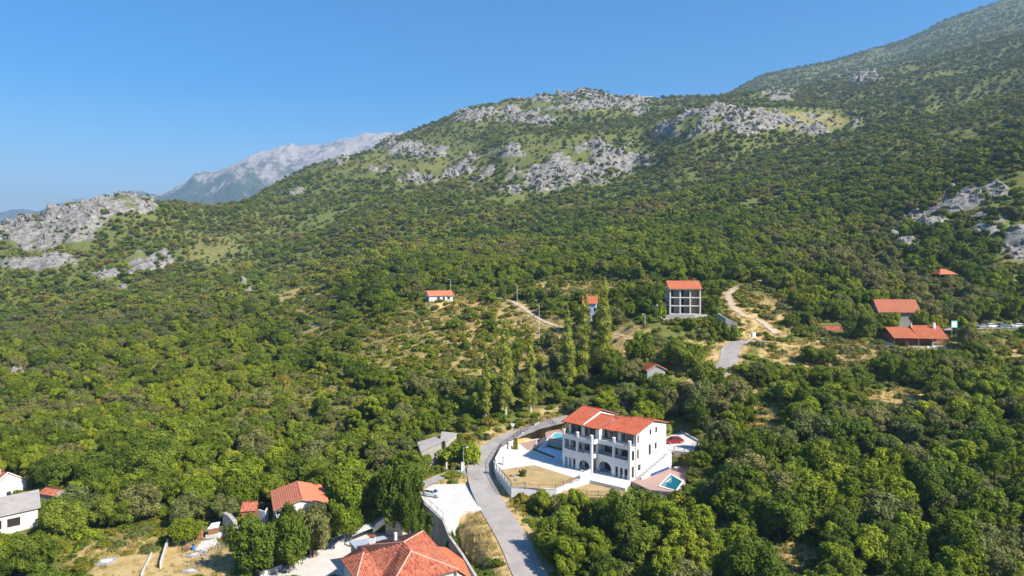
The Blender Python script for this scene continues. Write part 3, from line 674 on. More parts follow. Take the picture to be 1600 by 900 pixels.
for u, (xa, yf, yw) in enumerate(((0, -1.9, .4), (8.8, 0, 2.4))):
    xs = [xa, xa+4.2, xa+8.45] if u == 0 else [xa-.35, xa+4.05, xa+8.45]
    if u == 1: xs[0] = 8.5
    for i, x in enumerate(xs):
        x0 = x if i == 0 else (x-.25 if i == 1 else x-.5)
        if u == 1 and i == 0: continue
        MB().box((x0, yf, -.5), (x0+.5, yf+.5, 8.25)).build('pier', M['render'], villa)
        MB().box((x0-.06, yf-.06, 8.253), (x0+.56, yf+.56, 8.36)).build('pier_cap', M['white_paint'], villa)
    L0, L1 = xs[0], xs[2]
    for zb, zt in ((3.55, 4.0), (6.5, 7.0)):
        MB().box((L0+.002, yf+.12, zb), (L1-.002, yw-.004, zb+.25)).build('balcony_slab', M['render'], villa)
    for i in range(2):
        x0 = xs[i]+(.5 if (i == 0 and u == 0) else (.25 if i else .0)); x1 = xs[i+1]-(.25 if i == 0 else .5)
        arch = (u == 0 and i == 1) or (u == 1 and i == 0)
        if arch: ops = [((x0+x1)/2, (x1-x0)*.86, 1.25)]
        else: wv = (x1-x0)/3; ops = [(x0+wv*(k+.5), wv*.72, 1.95) for k in range(3)]
        arch_panel(x0+.003, x1-.003, yf+.04, yf+.44, 3.545, ops).build('arcade', M['render'], villa)
        MB().box((x0+.003, yf+.02, 3.55), (x1-.003, yf+.46, 4.05)).build('balcony_front', M['render'], villa)
        MB().box((x0+.003, yf+.02, 6.35), (x1-.003, yf+.46, 7.25)).build('balcony_front', M['render'], villa)
        for zr, hr in ((4.05, .8), (7.25, .75)):
            rl = MB(); rl.tube((x0, yf+.24, zr+hr), (x1, yf+.24, zr+hr), .035, n=5); rl.tube((x0, yf+.24, zr+.1), (x1, yf+.24, zr+.1), .025, n=4)
            for k in range(int((x1-x0)/.2)): rl.tube((x0+.1+.2*k, yf+.24, zr), (x0+.1+.2*k, yf+.24, zr+hr), .014, n=4)
            rl.build('railing', M['fence'], villa)
        for zc, hh in ((1.3, 2.3), (5.15, 2.15), (8.2, 2.1)):
            cx = (x0+x1)/2; wv = (x1-x0)*.86
            win(villa, (cx, yw, zc), (1, 0, 0), (0, -1, 0), wv, hh, mull=3, name='glass_door', sill=False)
# end wall closing the balconies, with its slots, and the white wall stepping out between the two halves
MB().box((16.99, .503, 0), (17.245, 2.397, 6.34)).build('wall', M['render'], villa)
MB().box((8.452, -1.4, 3.3), (8.70, .396, 4.15)).build('balcony_front', M['render'], villa)
MB().box((8.452, -1.4, 6.35), (8.70, .396, 7.25)).build('balcony_front', M['render'], villa)
MB().box((8.453, .4, 7.0), (8.70, 2.39, 9.3)).build('wall', M['render'], villa)
for y, z, ww, hh in ((1.1, 5.1, .8, 2.0), (1.0, 1.6, .75, 2.3), (3.0, 8.35, .45, 1.6), (2.95, 5.1, .5, 1.9), (3.4, 2.1, 1.0, 1.2), (7.8, 9.0, .6, 1.15), (10.1, 9.1, .6, 1.15), (7.5, 5.2, .75, 2.2), (9.9, 5.6, .65, 1.3)):
    win(villa, (17.25, y, z), (0, 1, 0), (1, 0, 0), ww, hh, mull=0)
MB().tube((17.32, 2.15, -.2), (17.32, 2.15, 9.3), .055, n=8).build('drainpipe', M['frame_dark'], villa)
for k in range(18):
    y0 = 2.2+k*.66; z1 = 3.0*(k+1)/18
    s_ = MB().box((17.28, y0, -.4), (18.55, y0+.655, z1-.05)).build('step', M['render'], villa)
    MB().box((17.29, y0-.02, z1-.047), (18.53, y0+.30, z1)).build('tread', M['grey_concrete'], s_)
MB().yzprism([(2.2, -.4), (14.1, -.4), (14.1, 3.35), (13.5, 3.35), (2.2, .45)], 18.553, 18.78).build('stair_wall', M['render'], villa)
MB().yzprism([(5.5, -.02), (13.0, -.02), (13.0, .55), (5.5, .55)], 18.783, 18.83).build('blue_skirting', M['blue_paint'], villa)
MB().box((14.4, .8, 0.002), (16.4, 1.3, .45)).build('bench', M['white_paint'], villa)

# terraces, lawns, pools round the villa
o = MB().prism(PLAT, -5, 0).build('terrace', M['paving'], kind='structure'); tag(o, 'pale paved garden terrace round the white villa', 'terrace')
lawn_m = plain('parched_lawn', (.42, .30, .14), .95, .25, .35, bump=.6, bscale=12, stain=(.24, .22, .08)); M['lawn'] = lawn_m
LAWN1 = [tuple(PZ(*p, 0).xy) for p in [(800.5,760),(782,734),(835,727),(903,748.5),(868,762),(842,764)]]
sheet('lawn', LAWN1, .045, M['lawn'], 'parched tan lawn on the walled corner of the terrace', 'lawn')
o = MB().prism(LAWN2, -4, -.7).build('lawn', M['lawn'], kind='structure'); tag(o, 'lower strip of parched lawn in front of the villa', 'lawn')
o = MB().prism(DECK, -3.5, -.004).build('pool_deck', M['pink_paving'], kind='structure'); tag(o, 'pink paved deck round the dark swimming pool', 'deck')
pq = [PZ(*p, 0) for p in [(1031,760),(1056,767),(1066,753),(1047.5,742)]]
def pool(label, q, z, water, rim=.35, h_=.16):
    c = sum(q, Vector())/4; e = empty('swimming_pool', (c.x, c.y, z), 0, label, 'pool'); q = [Vector((p.x-c.x, p.y-c.y, 0)) for p in q]; out = [p*(1+rim/p.length*1.3) for p in q]; r_ = MB()
    for i in range(4):
        j = (i+1) % 4; r_.prism([out[i].xy, out[j].xy, q[j].xy, q[i].xy], 0, h_)
    r_.build('rim', M['white_paint'], e); MB().prism([p.xy*.999 for p in q], 0, h_*.45).build('water', water, e)
    return e
pl_ = pool('dark blue swimming pool with white rim on the pink deck', pq, .0, M['water'])
MB().box((-1.4, -.25, .0725), (-1.2, 2.6, .0765)).build('lane_line', M['white_paint'], pl_).rotation_euler = (0, 0, -.6)
bw = [PZ(1013,766,0), PZ(1057.5,770.5,0), PZ(1071.5,758,0)]
wall_line('pool_wall', [(p.x, p.y, .02) for p in bw], -2.5, .25, 'deep blue painted wall in front of the swimming pool', M['blue_paint'])
o = MB().prism(UPPER, -3, 2.3).build('terrace', M['pink_paving'], kind='structure'); tag(o, 'raised terrace with the pale pool beside the villa', 'terrace')
pool('pale turquoise pool on the raised terrace behind the garden stairs', [PZ(*p, 2.3) for p in [(861,683),(880,687.5),(880,679),(868,676.5)]], 2.3, M['water_pale'], .25, .12)
wall_line('retaining_wall', [(*PZ(852,684.3,2.3).xy, 2.42), (*PZ(880.5,691.5,2.3).xy, 2.42)], -1, .2, 'grey wall holding up the raised pool terrace', M['grey_concrete'])
SH = [tuple(PZ(*p, .3).xy) for p in [(834,704),(866,716.5),(880,716),(880,700),(852,696)]]
o = MB().prism(SH, -1, .3).build('patio', M['tarp'], kind='structure'); tag(o, 'white tiled patio in the shade beside the villa', 'patio')
sg_ = [PZ(833,703.5,.3), PZ(866,716,.3)]
hb = MB(); rr_ = random.Random(8)
hedge_c = []; d_ = sg_[1]-sg_[0]
e = empty('hedge', sg_[0], math.atan2(d_.y, d_.x), 'low dark hedge along the shaded white patio', 'hedge')
for k in range(420):
    x = rr_.uniform(0, d_.length); y = rr_.gauss(0, .16); z = rr_.uniform(.02, .5); a = Vector((rr_.gauss(0, 1), rr_.gauss(0, 1), rr_.gauss(0, 1))).normalized()*.11; b_ = a.orthogonal().normalized()*.08; p = Vector((x, y, z))
    hb.poly([p-a, p-b_, p+a, p+b_], [(0, 1, 2, 3)])
hb.me('foliage'); ob('foliage', hb.me('foliage', M['leaf_dark']), e); MB().tube((.1, 0, .05), (d_.length-.1, 0, .05), .05, n=5).build('stem', M['bark'], e)
o = MB().prism(REAR, -3, 3.0).build('parking_court', M['concrete'], kind='structure'); tag(o, 'raised parking court behind the villa where the red car stands', 'parking')
wall_line('retaining_wall', [(*PZ(1053,705,3).xy, 3.1), (*PZ(1086,707.5,3).xy, 3.1)], -2, .25, 'grey wall below the red car parking court', M['grey_concrete'], cap=M['white_paint'])
fence_line('fence', [PZ(1053,704,3.1), PZ(1085,706.5,3.1), PZ(1092,692.5,3.1)], 1.1, 'dark metal fence round the red car parking court')
wall_line('garden_wall', [(*PZ(1063,674.5,3).xy, 3.5), (*PZ(1092,691.5,3).xy, 3.5)], 0, .2, 'low white kerb wall behind the red car', M['render'])
car('dark red car parked behind the white villa', PZ(1053,692,3.0)+Vector((0, 0, .0)), .25, M['car_red'], 4.4)
# pergola in the dark corner under the parking court
pg = empty('pergola', PZ(1062,728,0), vz, 'small flat-roofed pergola in the dark corner by the pool', 'pergola'); 
for x in (-1.6, 1.6):
    for y in (-1.0, 1.0): MB().box((x-.06, y-.06, 0), (x+.06, y+.06, 2.2)).build('post', M['wood'], pg)
for k in range(9): MB().box((-1.9+.45*k, -1.3, 2.203), (-1.8+.45*k, 1.3, 2.32)).build('slat', M['wood'], pg)
tb = empty('garden_table', PZ(1058,735,0), .4, 'white garden table beside the pergola', 'table'); MB().box((-.6, -.4, .7), (.6, .4, .75)).build('table_top', M['white_paint'], tb)
for x in (-.5, .5):
    for y in (-.3, .3): MB().box((x-.03, y-.03, 0), (x+.03, y+.03, .698)).build('leg', M['white_paint'], tb)
# boundary wall to the road, its fence, garden stair, cross wall, steps
wpts = [(798,763,.35),(776,738,.35),(772,722,.45),(782,706,.9),(802,697.2,1.5)]
W1 = [PZ(px, py, 0) for px, py, _ in wpts]
wl = [(p.x, p.y, z[2]) for p, z in zip(W1, wpts)]
wall_line('boundary_wall', wl, -5.2, .3, 'curved white wall between villa garden and road', M['render'], cap=M['concrete'])
w2 = [PZ(814,690,0), PZ(835,682.5,0)]; w3 = [PZ(835,682.5,0), PZ(851,676.5,0)]
wall_line('boundary_wall', [(w2[0].x, w2[0].y, 2.1), (w2[1].x, w2[1].y, 2.2)], -2, .3, 'straight white garden wall at the foot of the brown steps', M['render'], cap=M['concrete'])
wall_line('boundary_wall', [(w3[0].x, w3[0].y, 3.3), (w3[1].x, w3[1].y, 3.5)], -2, .3, 'higher white garden wall beside the brown steps', M['render'], cap=M['concrete'])
wall_line('boundary_wall', [(*PZ(799,763.5,0).xy, .3), (*PZ(842,766,0).xy, .3), (*PZ(870,767,0).xy, .3)], -5.2, .3, 'straight white wall under the walled lawn', M['render'], cap=M['concrete'])
fence_line('fence', [Vector((p[0], p[1], p[2]+.1)) for p in wl]+[Vector((w2[0].x, w2[0].y, 2.2)), Vector((w2[1].x, w2[1].y, 2.4)), Vector((w3[1].x, w3[1].y, 3.7)), PZ(868,668,3.6)], 1.25, 'dark metal fence on the curved wall along the road')
fence_line('fence', [PZ(799.5,761.5,.3), PZ(842,764.5,.3), PZ(868,764,.1), PZ(904,750,.1)], .95, 'rusty brown fence round the walled lawn', mat=M['rust'])
fence_line('fence', [PZ(880,772.5,-.7), PZ(935,775,-.7), PZ(1000,776.5,-.7), PZ(1038,776,-.7)], .95, 'rusty brown fence along the lower lawn', mat=M['rust'])
wall_line('garden_wall', [(*PZ(906,749,0).xy, 1.1), (*PZ(922,741,0).xy, 1.1)], -.5, .25, 'short white cross wall between the two lawns', M['render'])
wall_line('garden_wall', [(*PZ(869,768,-.4).xy, .12), (*PZ(905,750.6,-.4).xy, .12)], -3, .25, 'low white edging running down beside the lower lawn', M['render'])
stair('garden_stairs', PZ(837,703,0), PZ(853,684,2.3), 1.7, 9, 'brown garden steps climbing to the raised pool terrace', M['render'], M['brown_stone'], side=(-1,))
gp = [tuple(PZ(*p, 0).xy) for p in [(812,693),(838,687),(838,703),(825,704)]]
sheet('patio', gp, .03, M['pink_paving'], 'pink paved landing at the foot of the brown steps', 'patio')
for px, py in ((788,726), (775,735), (796,702)):
    p = PZ(px, py, .0); e = empty('gate_pillar', p, .4, 'white gate pillar on the curved garden wall', 'pillar', 'white pillars on the villa garden wall')
    MB().box((-.3, -.3, -.5), (.3, .3, 1.75)).build('shaft', M['render'], e); MB().box((-.38, -.38, 1.753), (.38, .38, 1.88)).build('cap', M['concrete'], e)

# ------------------------------------------------------------------ parking slab, walls, lamps by the road
o = MB().prism(PARK, -8.5, -2.06).build('parking_slab', M['concrete'], kind='structure'); tag(o, 'pale concrete parking slab beside the road', 'parking')
car('white hatchback parked alone on the pale concrete slab', PZ(675,775,-2.06), math.pi-.42, M['car_white'], 4.2)
wall_line('retaining_wall', [(*PZ(663,786.5,-2.1).xy, -2.0), (*PZ(693,814,-2.1).xy, -2.0), (*PZ(703,840,-3.2).xy, -3.0), (*PZ(723,868,-4.2).xy, -4.0), (*PZ(744,902,-5.2).xy, -5.0)], -9, .45, 'dark stone retaining wall between grass bank and lower house', M['stonewall'])
fence_line('fence', [PZ(664,785,-2.0), PZ(692.5,812,-2.0)], 1.3, 'thin wire fence on the edge of the parking slab', mat=M['alu'], every=4, bars=False)
def lamp(name, base, h_, label, head=1.1, mat='alu', dirx=1):
    e = empty(name, base, 0, label, 'street lamp' if name == 'street_lamp' else 'pole'); MB().tube((0, 0, -.5), (0, 0, h_), .085, .05, 8).build('pole', M[mat], e)
    if head:
        MB().tube((0, 0, h_-.05), (dirx*head, -.2, h_+.12), .04, n=6).build('arm', M[mat], e); MB().box((dirx*head-.3, -.32, h_+.04), (dirx*head+.3, -.08, h_+.17)).build('lamp_head', M['white_paint'], e)
    return e
lamp('street_lamp', PZ(724,739,-1.2), 5.8, 'grey street lamp on the inside of the road bend', .9)
e = empty('utility_box', PZ(723,734,-1.1), .2, 'white utility cabinet at the foot of the street lamp', 'cabinet'); MB().box((-.35, -.25, -.2), (.35, .25, 1.6)).build('body', M['white_paint'], e); MB().box((-.4, -.3, 1.603), (.4, .3, 1.68)).build('lid', M['concrete'], e); MB().box((-.3, -.262, .1), (.3, -.252, 1.5)).build('door', M['tarp'], e)
e = empty('utility_box', PZ(801,673,1.5), .2, 'white utility cabinet on the outer verge of the road', 'cabinet'); MB().box((-.5, -.3, -.3), (.5, .3, 1.75)).build('body', M['white_paint'], e); MB().box((-.56, -.36, 1.753), (.56, .36, 1.85)).build('lid', M['concrete'], e); MB().box((-.42, -.312, .1), (.42, -.302, 1.6)).build('door', M['tarp'], e)
for px, py, h_, lb in ((698,734,1.7,'white concrete post beside the lane, next to the street lamp'), (665,741,1.5,'white concrete post beside the lane, next to the tallest dark tree')):
    z_ = hz(*PZ(px, py, -3).xy); e = empty('concrete_post', PZ(px, py, z_), 0, lb, 'post'); MB().prism([(-.14, -.14), (.14, -.14), (.14, .14), (-.14, .14)], -.4, h_).build('shaft', M['white_paint'], e); MB().box((-.18, -.18, h_+.003), (.18, .18, h_+.08)).build('cap', M['concrete'], e)
def flat_shed(name, label, pts, zt, th, base, roofm, wallm, cat='shed'):
    """flat or tilted roof slab on walls: pts are world xy, zt per corner"""
    c = Vector((sum(p[0] for p in pts)/len(pts), sum(p[1] for p in pts)/len(pts))); e = empty(name, (c.x, c.y, base), 0, label, cat); HOUSES.append((c.x, c.y, max((Vector(p)-c).length for p in pts)*.8))
    q = [(p[0]-c.x, p[1]-c.y) for p in pts]; MB().prism(q, [z-base-th for z in zt], [z-base for z in zt]).build('roof', roofm, e)
    MB().prism([(x*.9, y*.9) for x, y in q], -1.5, [z-base-th-.004 for z in zt]).build('wall', wallm, e); return e, q
D_ = 168
sp = [P(652,691,D_), P(657,705,D_-4), P(692,688,D_-2), P(680,682,D_+2.5)]
flat_shed('shed', 'small shed with a tilted grey slab roof above the lane', [tuple(p.xy) for p in sp], [p.z for p in sp], .25, sp[1].z-2.4, M['sheet'], M['stonewall'])
sp = [P(688,684,174), P(696,688,172), P(715,675,177), P(690,672,179)]
flat_shed('shed', 'low shed with a flat grey roof behind the tilted one', [tuple(p.xy) for p in sp], [p.z-.3 for p in sp], .25, sp[1].z-2.2, M['sheet'], M['stonewall'])

# ------------------------------------------------------------------ large red-roofed house in front
A, B_, C, D2, E, Fp, Gp, H, I2, J, K, L_, Q = [PZ(*p) for p in [(532.6,874.5,-2.6),(568,863,-1.2),(556,908,-2.6),(577,864,-1.25),(600,899,-2.6),(565.4,853.5,-2.6),(630.4,847.6,.7),(642,862,.55),(610,918,-2.6),(661,830,.7),(684,855,-2.6),(716,890,-2.6),(590,846.5,-2.6)]]
hc = Vector((-18.5, 113, -8.1)); bh = empty('red_roofed_house', hc, 0, 'large house with a many-hipped old red tile roof below the parking slab', 'house'); HOUSES.append((-18, 112, 13))
tri = [(Gp, Fp, D2), (Gp, D2, E), (Gp, E, I2), (Gp, I2, H), (A, C, B_), (B_, C, E), (B_, E, D2), (J, Gp, K), (Gp, H, L_), (Gp, L_, K), (H, I2, L_), (Fp, Gp, Q), (Q, Gp, J), (A, B_, Fp), (B_, D2, Fp)]
rb = MB()
for t3 in tri:
    t3 = [p-hc for p in t3]
    if (t3[1]-t3[0]).cross(t3[2]-t3[0]).z < 0: t3.reverse()
    slab_of(rb, [p-Vector((0, 0, .03)) for p in t3], .14)
br = rb.build('roof', M['brick'], bh); tiles('roof_tiles', [[p-hc for p in t3] for t3 in tri], M['tile_old'], br, w=.27, l=.42, amp=.10, seed=9)
for nm, a, b_, mt in (('ridge_cap', Gp, J, 'ridge_tile'), ('hip_cap', H, I2, 'ridge_tile'), ('hip_cap', H, L_, 'ridge_tile'), ('hip_cap', B_, C, 'ridge_tile'), ('hip_cap', J, K, 'tile_old'), ('hip_cap', A, B_, 'tile_old'), ('ridge_cap', B_, D2, 'tile_old'), ('valley', Gp, H, 'brick'), ('valley', D2, E, 'brick'), ('hip_cap', Fp, Gp, 'ridge_tile')):
    m_ = MB(); a = a-hc; b_ = b_-hc; L = (b_-a).length; n = int(L/.4)
    for k in range(n): p = a.lerp(b_, k/n)+Vector((0, 0, .07 if nm != 'valley' else .02)); q = a.lerp(b_, (k+1.06)/n)+Vector((0, 0, .055 if nm != 'valley' else .02)); m_.tube(p, q, .15 if nm != 'valley' else .09, .12 if nm != 'valley' else .09, 7)
    m_.build(nm, M[mt], br)
fp_ = [p-hc for p in (A, C, E, I2, L_, K, J, Q, Fp)]; cc = sum(fp_, Vector())/len(fp_)
MB().prism([((cc+(p-cc)*.93).x, (cc+(p-cc)*.93).y) for p in fp_], -1.5, [5.1]*len(fp_)).build('wall', M['render'], bh)
lo_ = [PZ(*p)-hc for p in [(685,854.5,-3.0),(718,893,-3.0),(736,904,-4.3),(724,876,-4.3),(697,856,-4.3)]]
rb = MB()
for i, j, k in ((0, 1, 3), (1, 2, 3), (0, 3, 4)):
    t3 = [lo_[i], lo_[j], lo_[k]]
    if (t3[1]-t3[0]).cross(t3[2]-t3[0]).z < 0: t3.reverse()
    slab_of(rb, t3, .12)
lr = rb.build('lean_to_roof', M['brick'], bh); tiles('roof_tiles', [[lo_[0], lo_[1], lo_[3]], [lo_[1], lo_[2], lo_[3]], [lo_[0], lo_[3], lo_[4]]], M['tile_orange'], lr, seed=12)
lw = [cc+(p-cc)*.96 for p in lo_]; MB().prism([(p.x, p.y) for p in lw], -1, [p.z-.2 for p in lw]).build('lean_to_wall', M['render'], bh)
def chimney(parent, p, h_, wd=.45):
    c_ = MB().box((p.x-wd, p.y-wd, p.z-.8), (p.x+wd, p.y+wd, p.z+h_)).build('chimney', M['render'], parent)
    for k in (-1, 1): MB().box((p.x+k*wd*.6-.1, p.y-wd*.8, p.z+h_+.003), (p.x+k*wd*.6+.1, p.y+wd*.8, p.z+h_+.22)).build('flue_pier', M['render'], c_)
    MB().yzprism([(p.y-wd*1.25, p.z+h_+.223), (p.y+wd*1.25, p.z+h_+.223), (p.y, p.z+h_+.5)], p.x-wd*1.25, p.x+wd*1.25).build('chimney_cap', M['tile_old'], c_)
chimney(bh, PZ(582,853,-2.4)-hc, 1.5); 
MB().tube(PZ(618,850,-1)-hc-Vector((0, 0, 1)), PZ(618,850,-1)-hc+Vector((0, 0, 1.9)), .28, n=10).build('vent_pipe', M['white_paint'], bh)
an = [PZ(545,846,-3.4), PZ(560,862,-3.4), PZ(612,848,-3.4), PZ(600,838,-3.4)]
e, q = flat_shed('annex', 'flat-roofed grey annex behind the old red tile roof', [tuple(p.xy) for p in an], [-3.3]*4, .2, -8.1, M['sheet_blue'], M['stonewall'], 'annex')
MB().box((q[1][0]+.1, q[1][1]+.3, 4.803), (q[1][0]+1.5, q[1][1]+1.5, 5.2)).build('skylight', M['alu'], e)
# courtyard, outdoor stairs
sheet('courtyard', YARD, -7.93, M['concrete'], 'pale concrete courtyard beside the old red-roofed house', 'courtyard', .3)
stair('outdoor_stairs', PZ(516,852,-7.93), PZ(538,838,-6.4), 2.2, 8, 'pale stone steps leaving the courtyard', M['concrete'], M['grey_concrete'])
stair('outdoor_stairs', PZ(583,820,-6.2), PZ(602,805,-4.4), 2.2, 9, 'pale stone steps under the tallest dark tree', M['concrete'], M['grey_concrete'])
pth = smooth_line([PZ(538,838,-6.4), PZ(560,829,-6.3), PZ(583,820,-6.2)], 4); ribbon('path', pth, 1.3, M['concrete'], .05, 'pale paved path between the two flights of stone steps', 'path')
pth = smooth_line([PZ(602,805,-4.4), PZ(622,797,-3.3), PZ(650,783,-2.2)], 4); ribbon('path', pth, 1.3, M['concrete'], .05, 'pale paved path from stone steps up to the parking slab', 'path')
wall_line('garden_wall', [(*PZ(603,812,-5).xy, -4.5), (*PZ(628,822,-5.5).xy, -5.0)], -8.5, .35, 'pale garden wall beside the upper stone steps', M['stonewall'], cap=M['concrete'])
e = empty('wooden_cabinet', PZ(492,870,-7.93), .5, 'brown wooden cabinet standing alone in the courtyard', 'cabinet'); MB().box((-.35, -.3, 0), (.35, .3, 1.35)).build('body', M['wood'], e); MB().box((-.4, -.35, 1.353), (.4, .35, 1.42)).build('top', M['brick'], e); MB().box((-.3, -.315, .1), (-.02, -.303, 1.25)).build('door', M['pinkwall'], e); MB().box((.02, -.315, .1), (.3, -.303, 1.25)).build('door', M['pinkwall'], e)
lamp('bollard_lamp', PZ(448,893,-7.93), 1.3, 'short dark bollard lamp at the courtyard edge', 0, 'fence')
wall_line('garden_wall', [(*PZ(405,900,-7.6).xy, -7.0), (*PZ(440,888,-7.9).xy, -7.2)], -9, .3, 'low pale wall closing the courtyard', M['concrete'])

# ------------------------------------------------------------------ salmon-roofed house, brick shed, rubble yard
gable_house('salmon_house', 'house with a plain salmon tile roof among the trees', (-43.6, 141.5), R(-68), 11, 9.6, -1.4, -.1, -5.6, M['tile_salmon'], M['render'], seed=21)
gable_house('brick_shed', 'tiny brick shed with a dark red roof beside the curved wall', (-52.6, 138.6), R(8), 2.5, 2.6, -2.6, -1.5, -5.6, M['tile_old'], M['brick'], over=.2, wins=((0, 0, 1.2, 'f', .8, 1.6, 'door'),), seed=22)
wall_line('garden_wall', [(*P(404,800,138).xy, -2.6), (*P(414,802,137).xy, -2.6), (*P(418,795,139).xy, -2.6)], -7, .3, 'short white wall stub next to the brick shed', M['render'])
wall_line('stone_wall', [(*PZ(351,806,-4).xy, -3.3), (*PZ(359,810,-4).xy, -3.3), (*PZ(366,820,-4.5).xy, -3.6), (*PZ(369,832,-5).xy, -4.2), (*PZ(368,844,-6).xy, -5.2)], -8.5, .8, 'curved grey stone wall beside the rubble yard', M['stonewall'])
tp = [PZ(324,825,-5.4), PZ(341,821,-5.2), PZ(344,816,-5.0), PZ(331,818,-5.1)]
e, q = flat_shed('lean_to', 'little lean-to with a white sheet roof in the rubble yard', [tuple(p.xy) for p in tp], [-5.6, -5.5, -4.9, -5.0], .08, -7.4, M['tarp'], M['wood'])
rr_ = random.Random(31)
def slabs(name, label, cx, cy_, rx, ry, z, th, rot_, n=7, mat='grey_concrete'):
    p = PZ(cx, cy_, z); e = empty(name, p, rot_, label, 'slab')
    n = min(n, 5); pts = [(math.cos(t)*rx*rr_.uniform(.75, 1.25), math.sin(t)*ry*rr_.uniform(.75, 1.25)) for t in [2*math.pi*(k+rr_.uniform(-.25, .25))/n for k in range(n)]]
    MB().prism(pts, -.3, th).build('slab', M[mat], e); MB().prism([(x*.55+.2, y*.5) for x, y in pts], th+.003, th+.07).build('broken_piece', M['concrete'], e); return e
slabs('concrete_slab', 'round pale concrete slab on the dry yard', 165, 878, 2.4, 1.9, -7.45, .18, .3)
slabs('concrete_slab', 'long broken slab covering the middle of the rubble yard', 322, 852, 2.4, 2.6, -7.45, .15, .2, 8, 'concrete')
slabs('concrete_slab', 'broken slab below the long one in the rubble yard', 302, 868, 1.2, 1.0, -7.45, .2, .8)
slabs('concrete_slab', 'stepped slab by the white lean-to', 335, 836, 1.8, 1.3, -7.2, .35, .1, 6, 'concrete')
slabs('concrete_slab', 'rough slab at the foot of the rubble yard', 297, 893, 1.6, .8, -7.45, .2, .1)
wall_line('garden_wall', [(*PZ(221,901,-7.5).xy, -6.9), (*PZ(237,868,-7.5).xy, -6.9)], -8.5, .25, 'low narrow wall crossing the dry yard beside the round slab', M['concrete'])
wall_line('garden_wall', [(*PZ(251,889,-7.5).xy, -6.2), (*PZ(262,852,-7.5).xy, -6.2)], -8.5, .3, 'taller narrow wall crossing the dry yard by the fig tree', M['concrete'])
e = empty('barrel', PZ(302,859,-7.45), 0, 'blue plastic barrel in the rubble yard', 'barrel'); MB().tube((0, 0, 0), (0, 0, .45), .27, .31, 14).tube((0, 0, .45), (0, 0, .88), .31, .27, 14).build('body', M['plastic_blue'], e); MB().tube((0, 0, .883), (0, 0, .93), .28, n=14).build('lid', M['frame_dark'], e)
e = empty('wooden_crate', PZ(291,860,-7.45), .3, 'open wooden crate next to the blue barrel', 'crate')
for k in range(3):
    for sx in (-.45, .45): MB().box((sx-.02, -.4, .05+.25*k), (sx+.02, .4, .22+.25*k)).build('slat', M['wood'], e)
    for sy in (-.4, .4): MB().box((-.43, sy-.02, .05+.25*k), (.43, sy+.02, .22+.25*k)).build('slat', M['wood'], e)
e = empty('board', PZ(313,841,-7.4), .9, 'leaning orange boards at the edge of the rubble yard', 'board')
for k in range(3): MB().prism([(-.9+.5*k, -.04), (-.45+.5*k, -.04), (-.45+.5*k, .04), (-.9+.5*k, .04)], 0, 1.3+.1*k).build('plank', M['brick'], e)
lamp('pole', PZ(347,858,-7.4), 3.2, 'thin rusty pole in the rubble yard', 0, 'rust')

# ------------------------------------------------------------------ houses at the edge of the wood on the low side
wh = gable_house('white_house', 'white house with red roof, white verges and a chimney', (-119.5, 160), R(-28), 11, 7.5, -4.2, -1.7, -8.2, M['tile_old'], M['render'], over=.1, wins=((2.2, 0, 2.2, 'f', .9, 1.1, 'window'), (-2.2, 0, 2.2, 'f', .9, 1.1, 'window'), (0, 0, 2.0, 'r', .9, 1.1, 'window')), chim=(2.6, -.8, 1.3), seed=31)
for sx in (5.25, 1.2): 
    m_ = MB()
    for sg in (-1, 1): m_.poly([(sx-.15, sg*3.9, 3.85), (sx+.2, sg*3.9, 3.85), (sx+.2, 0, 6.55), (sx-.15, 0, 6.55), (sx-.15, sg*3.9, 4.3), (sx+.2, sg*3.9, 4.3), (sx+.2, 0, 6.98), (sx-.15, 0, 6.98)], [(3,2,1,0),(4,5,6,7),(0,1,5,4),(1,2,6,5),(2,3,7,6),(3,0,4,7)])
    m_.build('verge', M['white_paint'], wh)
gq = [P(-35,822,136), P(64,801,143), P(61,779,150), P(-35,799,143)]
e, q = flat_shed('grey_shed', 'long shed with a grey corrugated roof below the white house', [tuple(p.xy) for p in gq], [-4.2, -4.0, -2.6, -2.8], .12, -8.0, M['sheet'], M['render'])
d_ = Vector(q[1])-Vector(q[0]); d_.normalize(); nrm = Vector((d_.y, -d_.x)); mid = Vector(q[0])*.9
for s_, ww in ((5.3, 2.2), (2.2, 2.2)):
    c_ = mid+d_*s_; win(e, (c_.x, c_.y, 2.0), (d_.x, d_.y, 0), (nrm.x, nrm.y, 0), ww, 1.7, name='opening', fm=M['wood'], gm=M['dark'])  # dark sheet on the solid wall, painted as the shade inside
gable_house('rusty_shed', 'low rusty-roofed shed squeezed behind the grey shed', (-103.5, 156), R(-20), 4.5, 3, -5.4, -4.6, -8.2, M['tile_old'], M['stonewall'], over=.2, seed=33)

# ------------------------------------------------------------------ houses on the middle slope
g_ = P(685,470,300); gable_house('small_house', 'small white house with a salmon roof and dirt forecourt on the open slope', (g_.x, g_.y+2), R(22), 10.5, 7, 30.9, 32.6, 28.2, M['tile_salmon'], M['render'], wins=((1.2, 0, 1.1, 'f', .9, 2.0, 'door'), (3.4, 0, 1.6, 'f', 1.2, 1.0, 'window'), (-1.2, 0, 1.6, 'f', 1.2, 1.0, 'window'), (0, 0, 1.7, 'l', 2.6, 1.2, 'window')), seed=41)
fc = [P(707,471,299), P(735,467,303), P(760,466,306), P(745,474,292), P(718,478,285), P(700,478,288)]
g_ = P(923,478,244); gable_house('pale_blue_house', 'pale blue house with an orange roof half hidden by the poplars', (g_.x, g_.y+2), R(-10), 4.4, 5.5, 31.4, 33.6, 27.0, M['tile_orange'], M['bluewall'], wins=((2, 0, 2.2, 'f', .9, 1.2, 'window'), (-2, 0, 2.2, 'f', .9, 1.2, 'window')), seed=42)
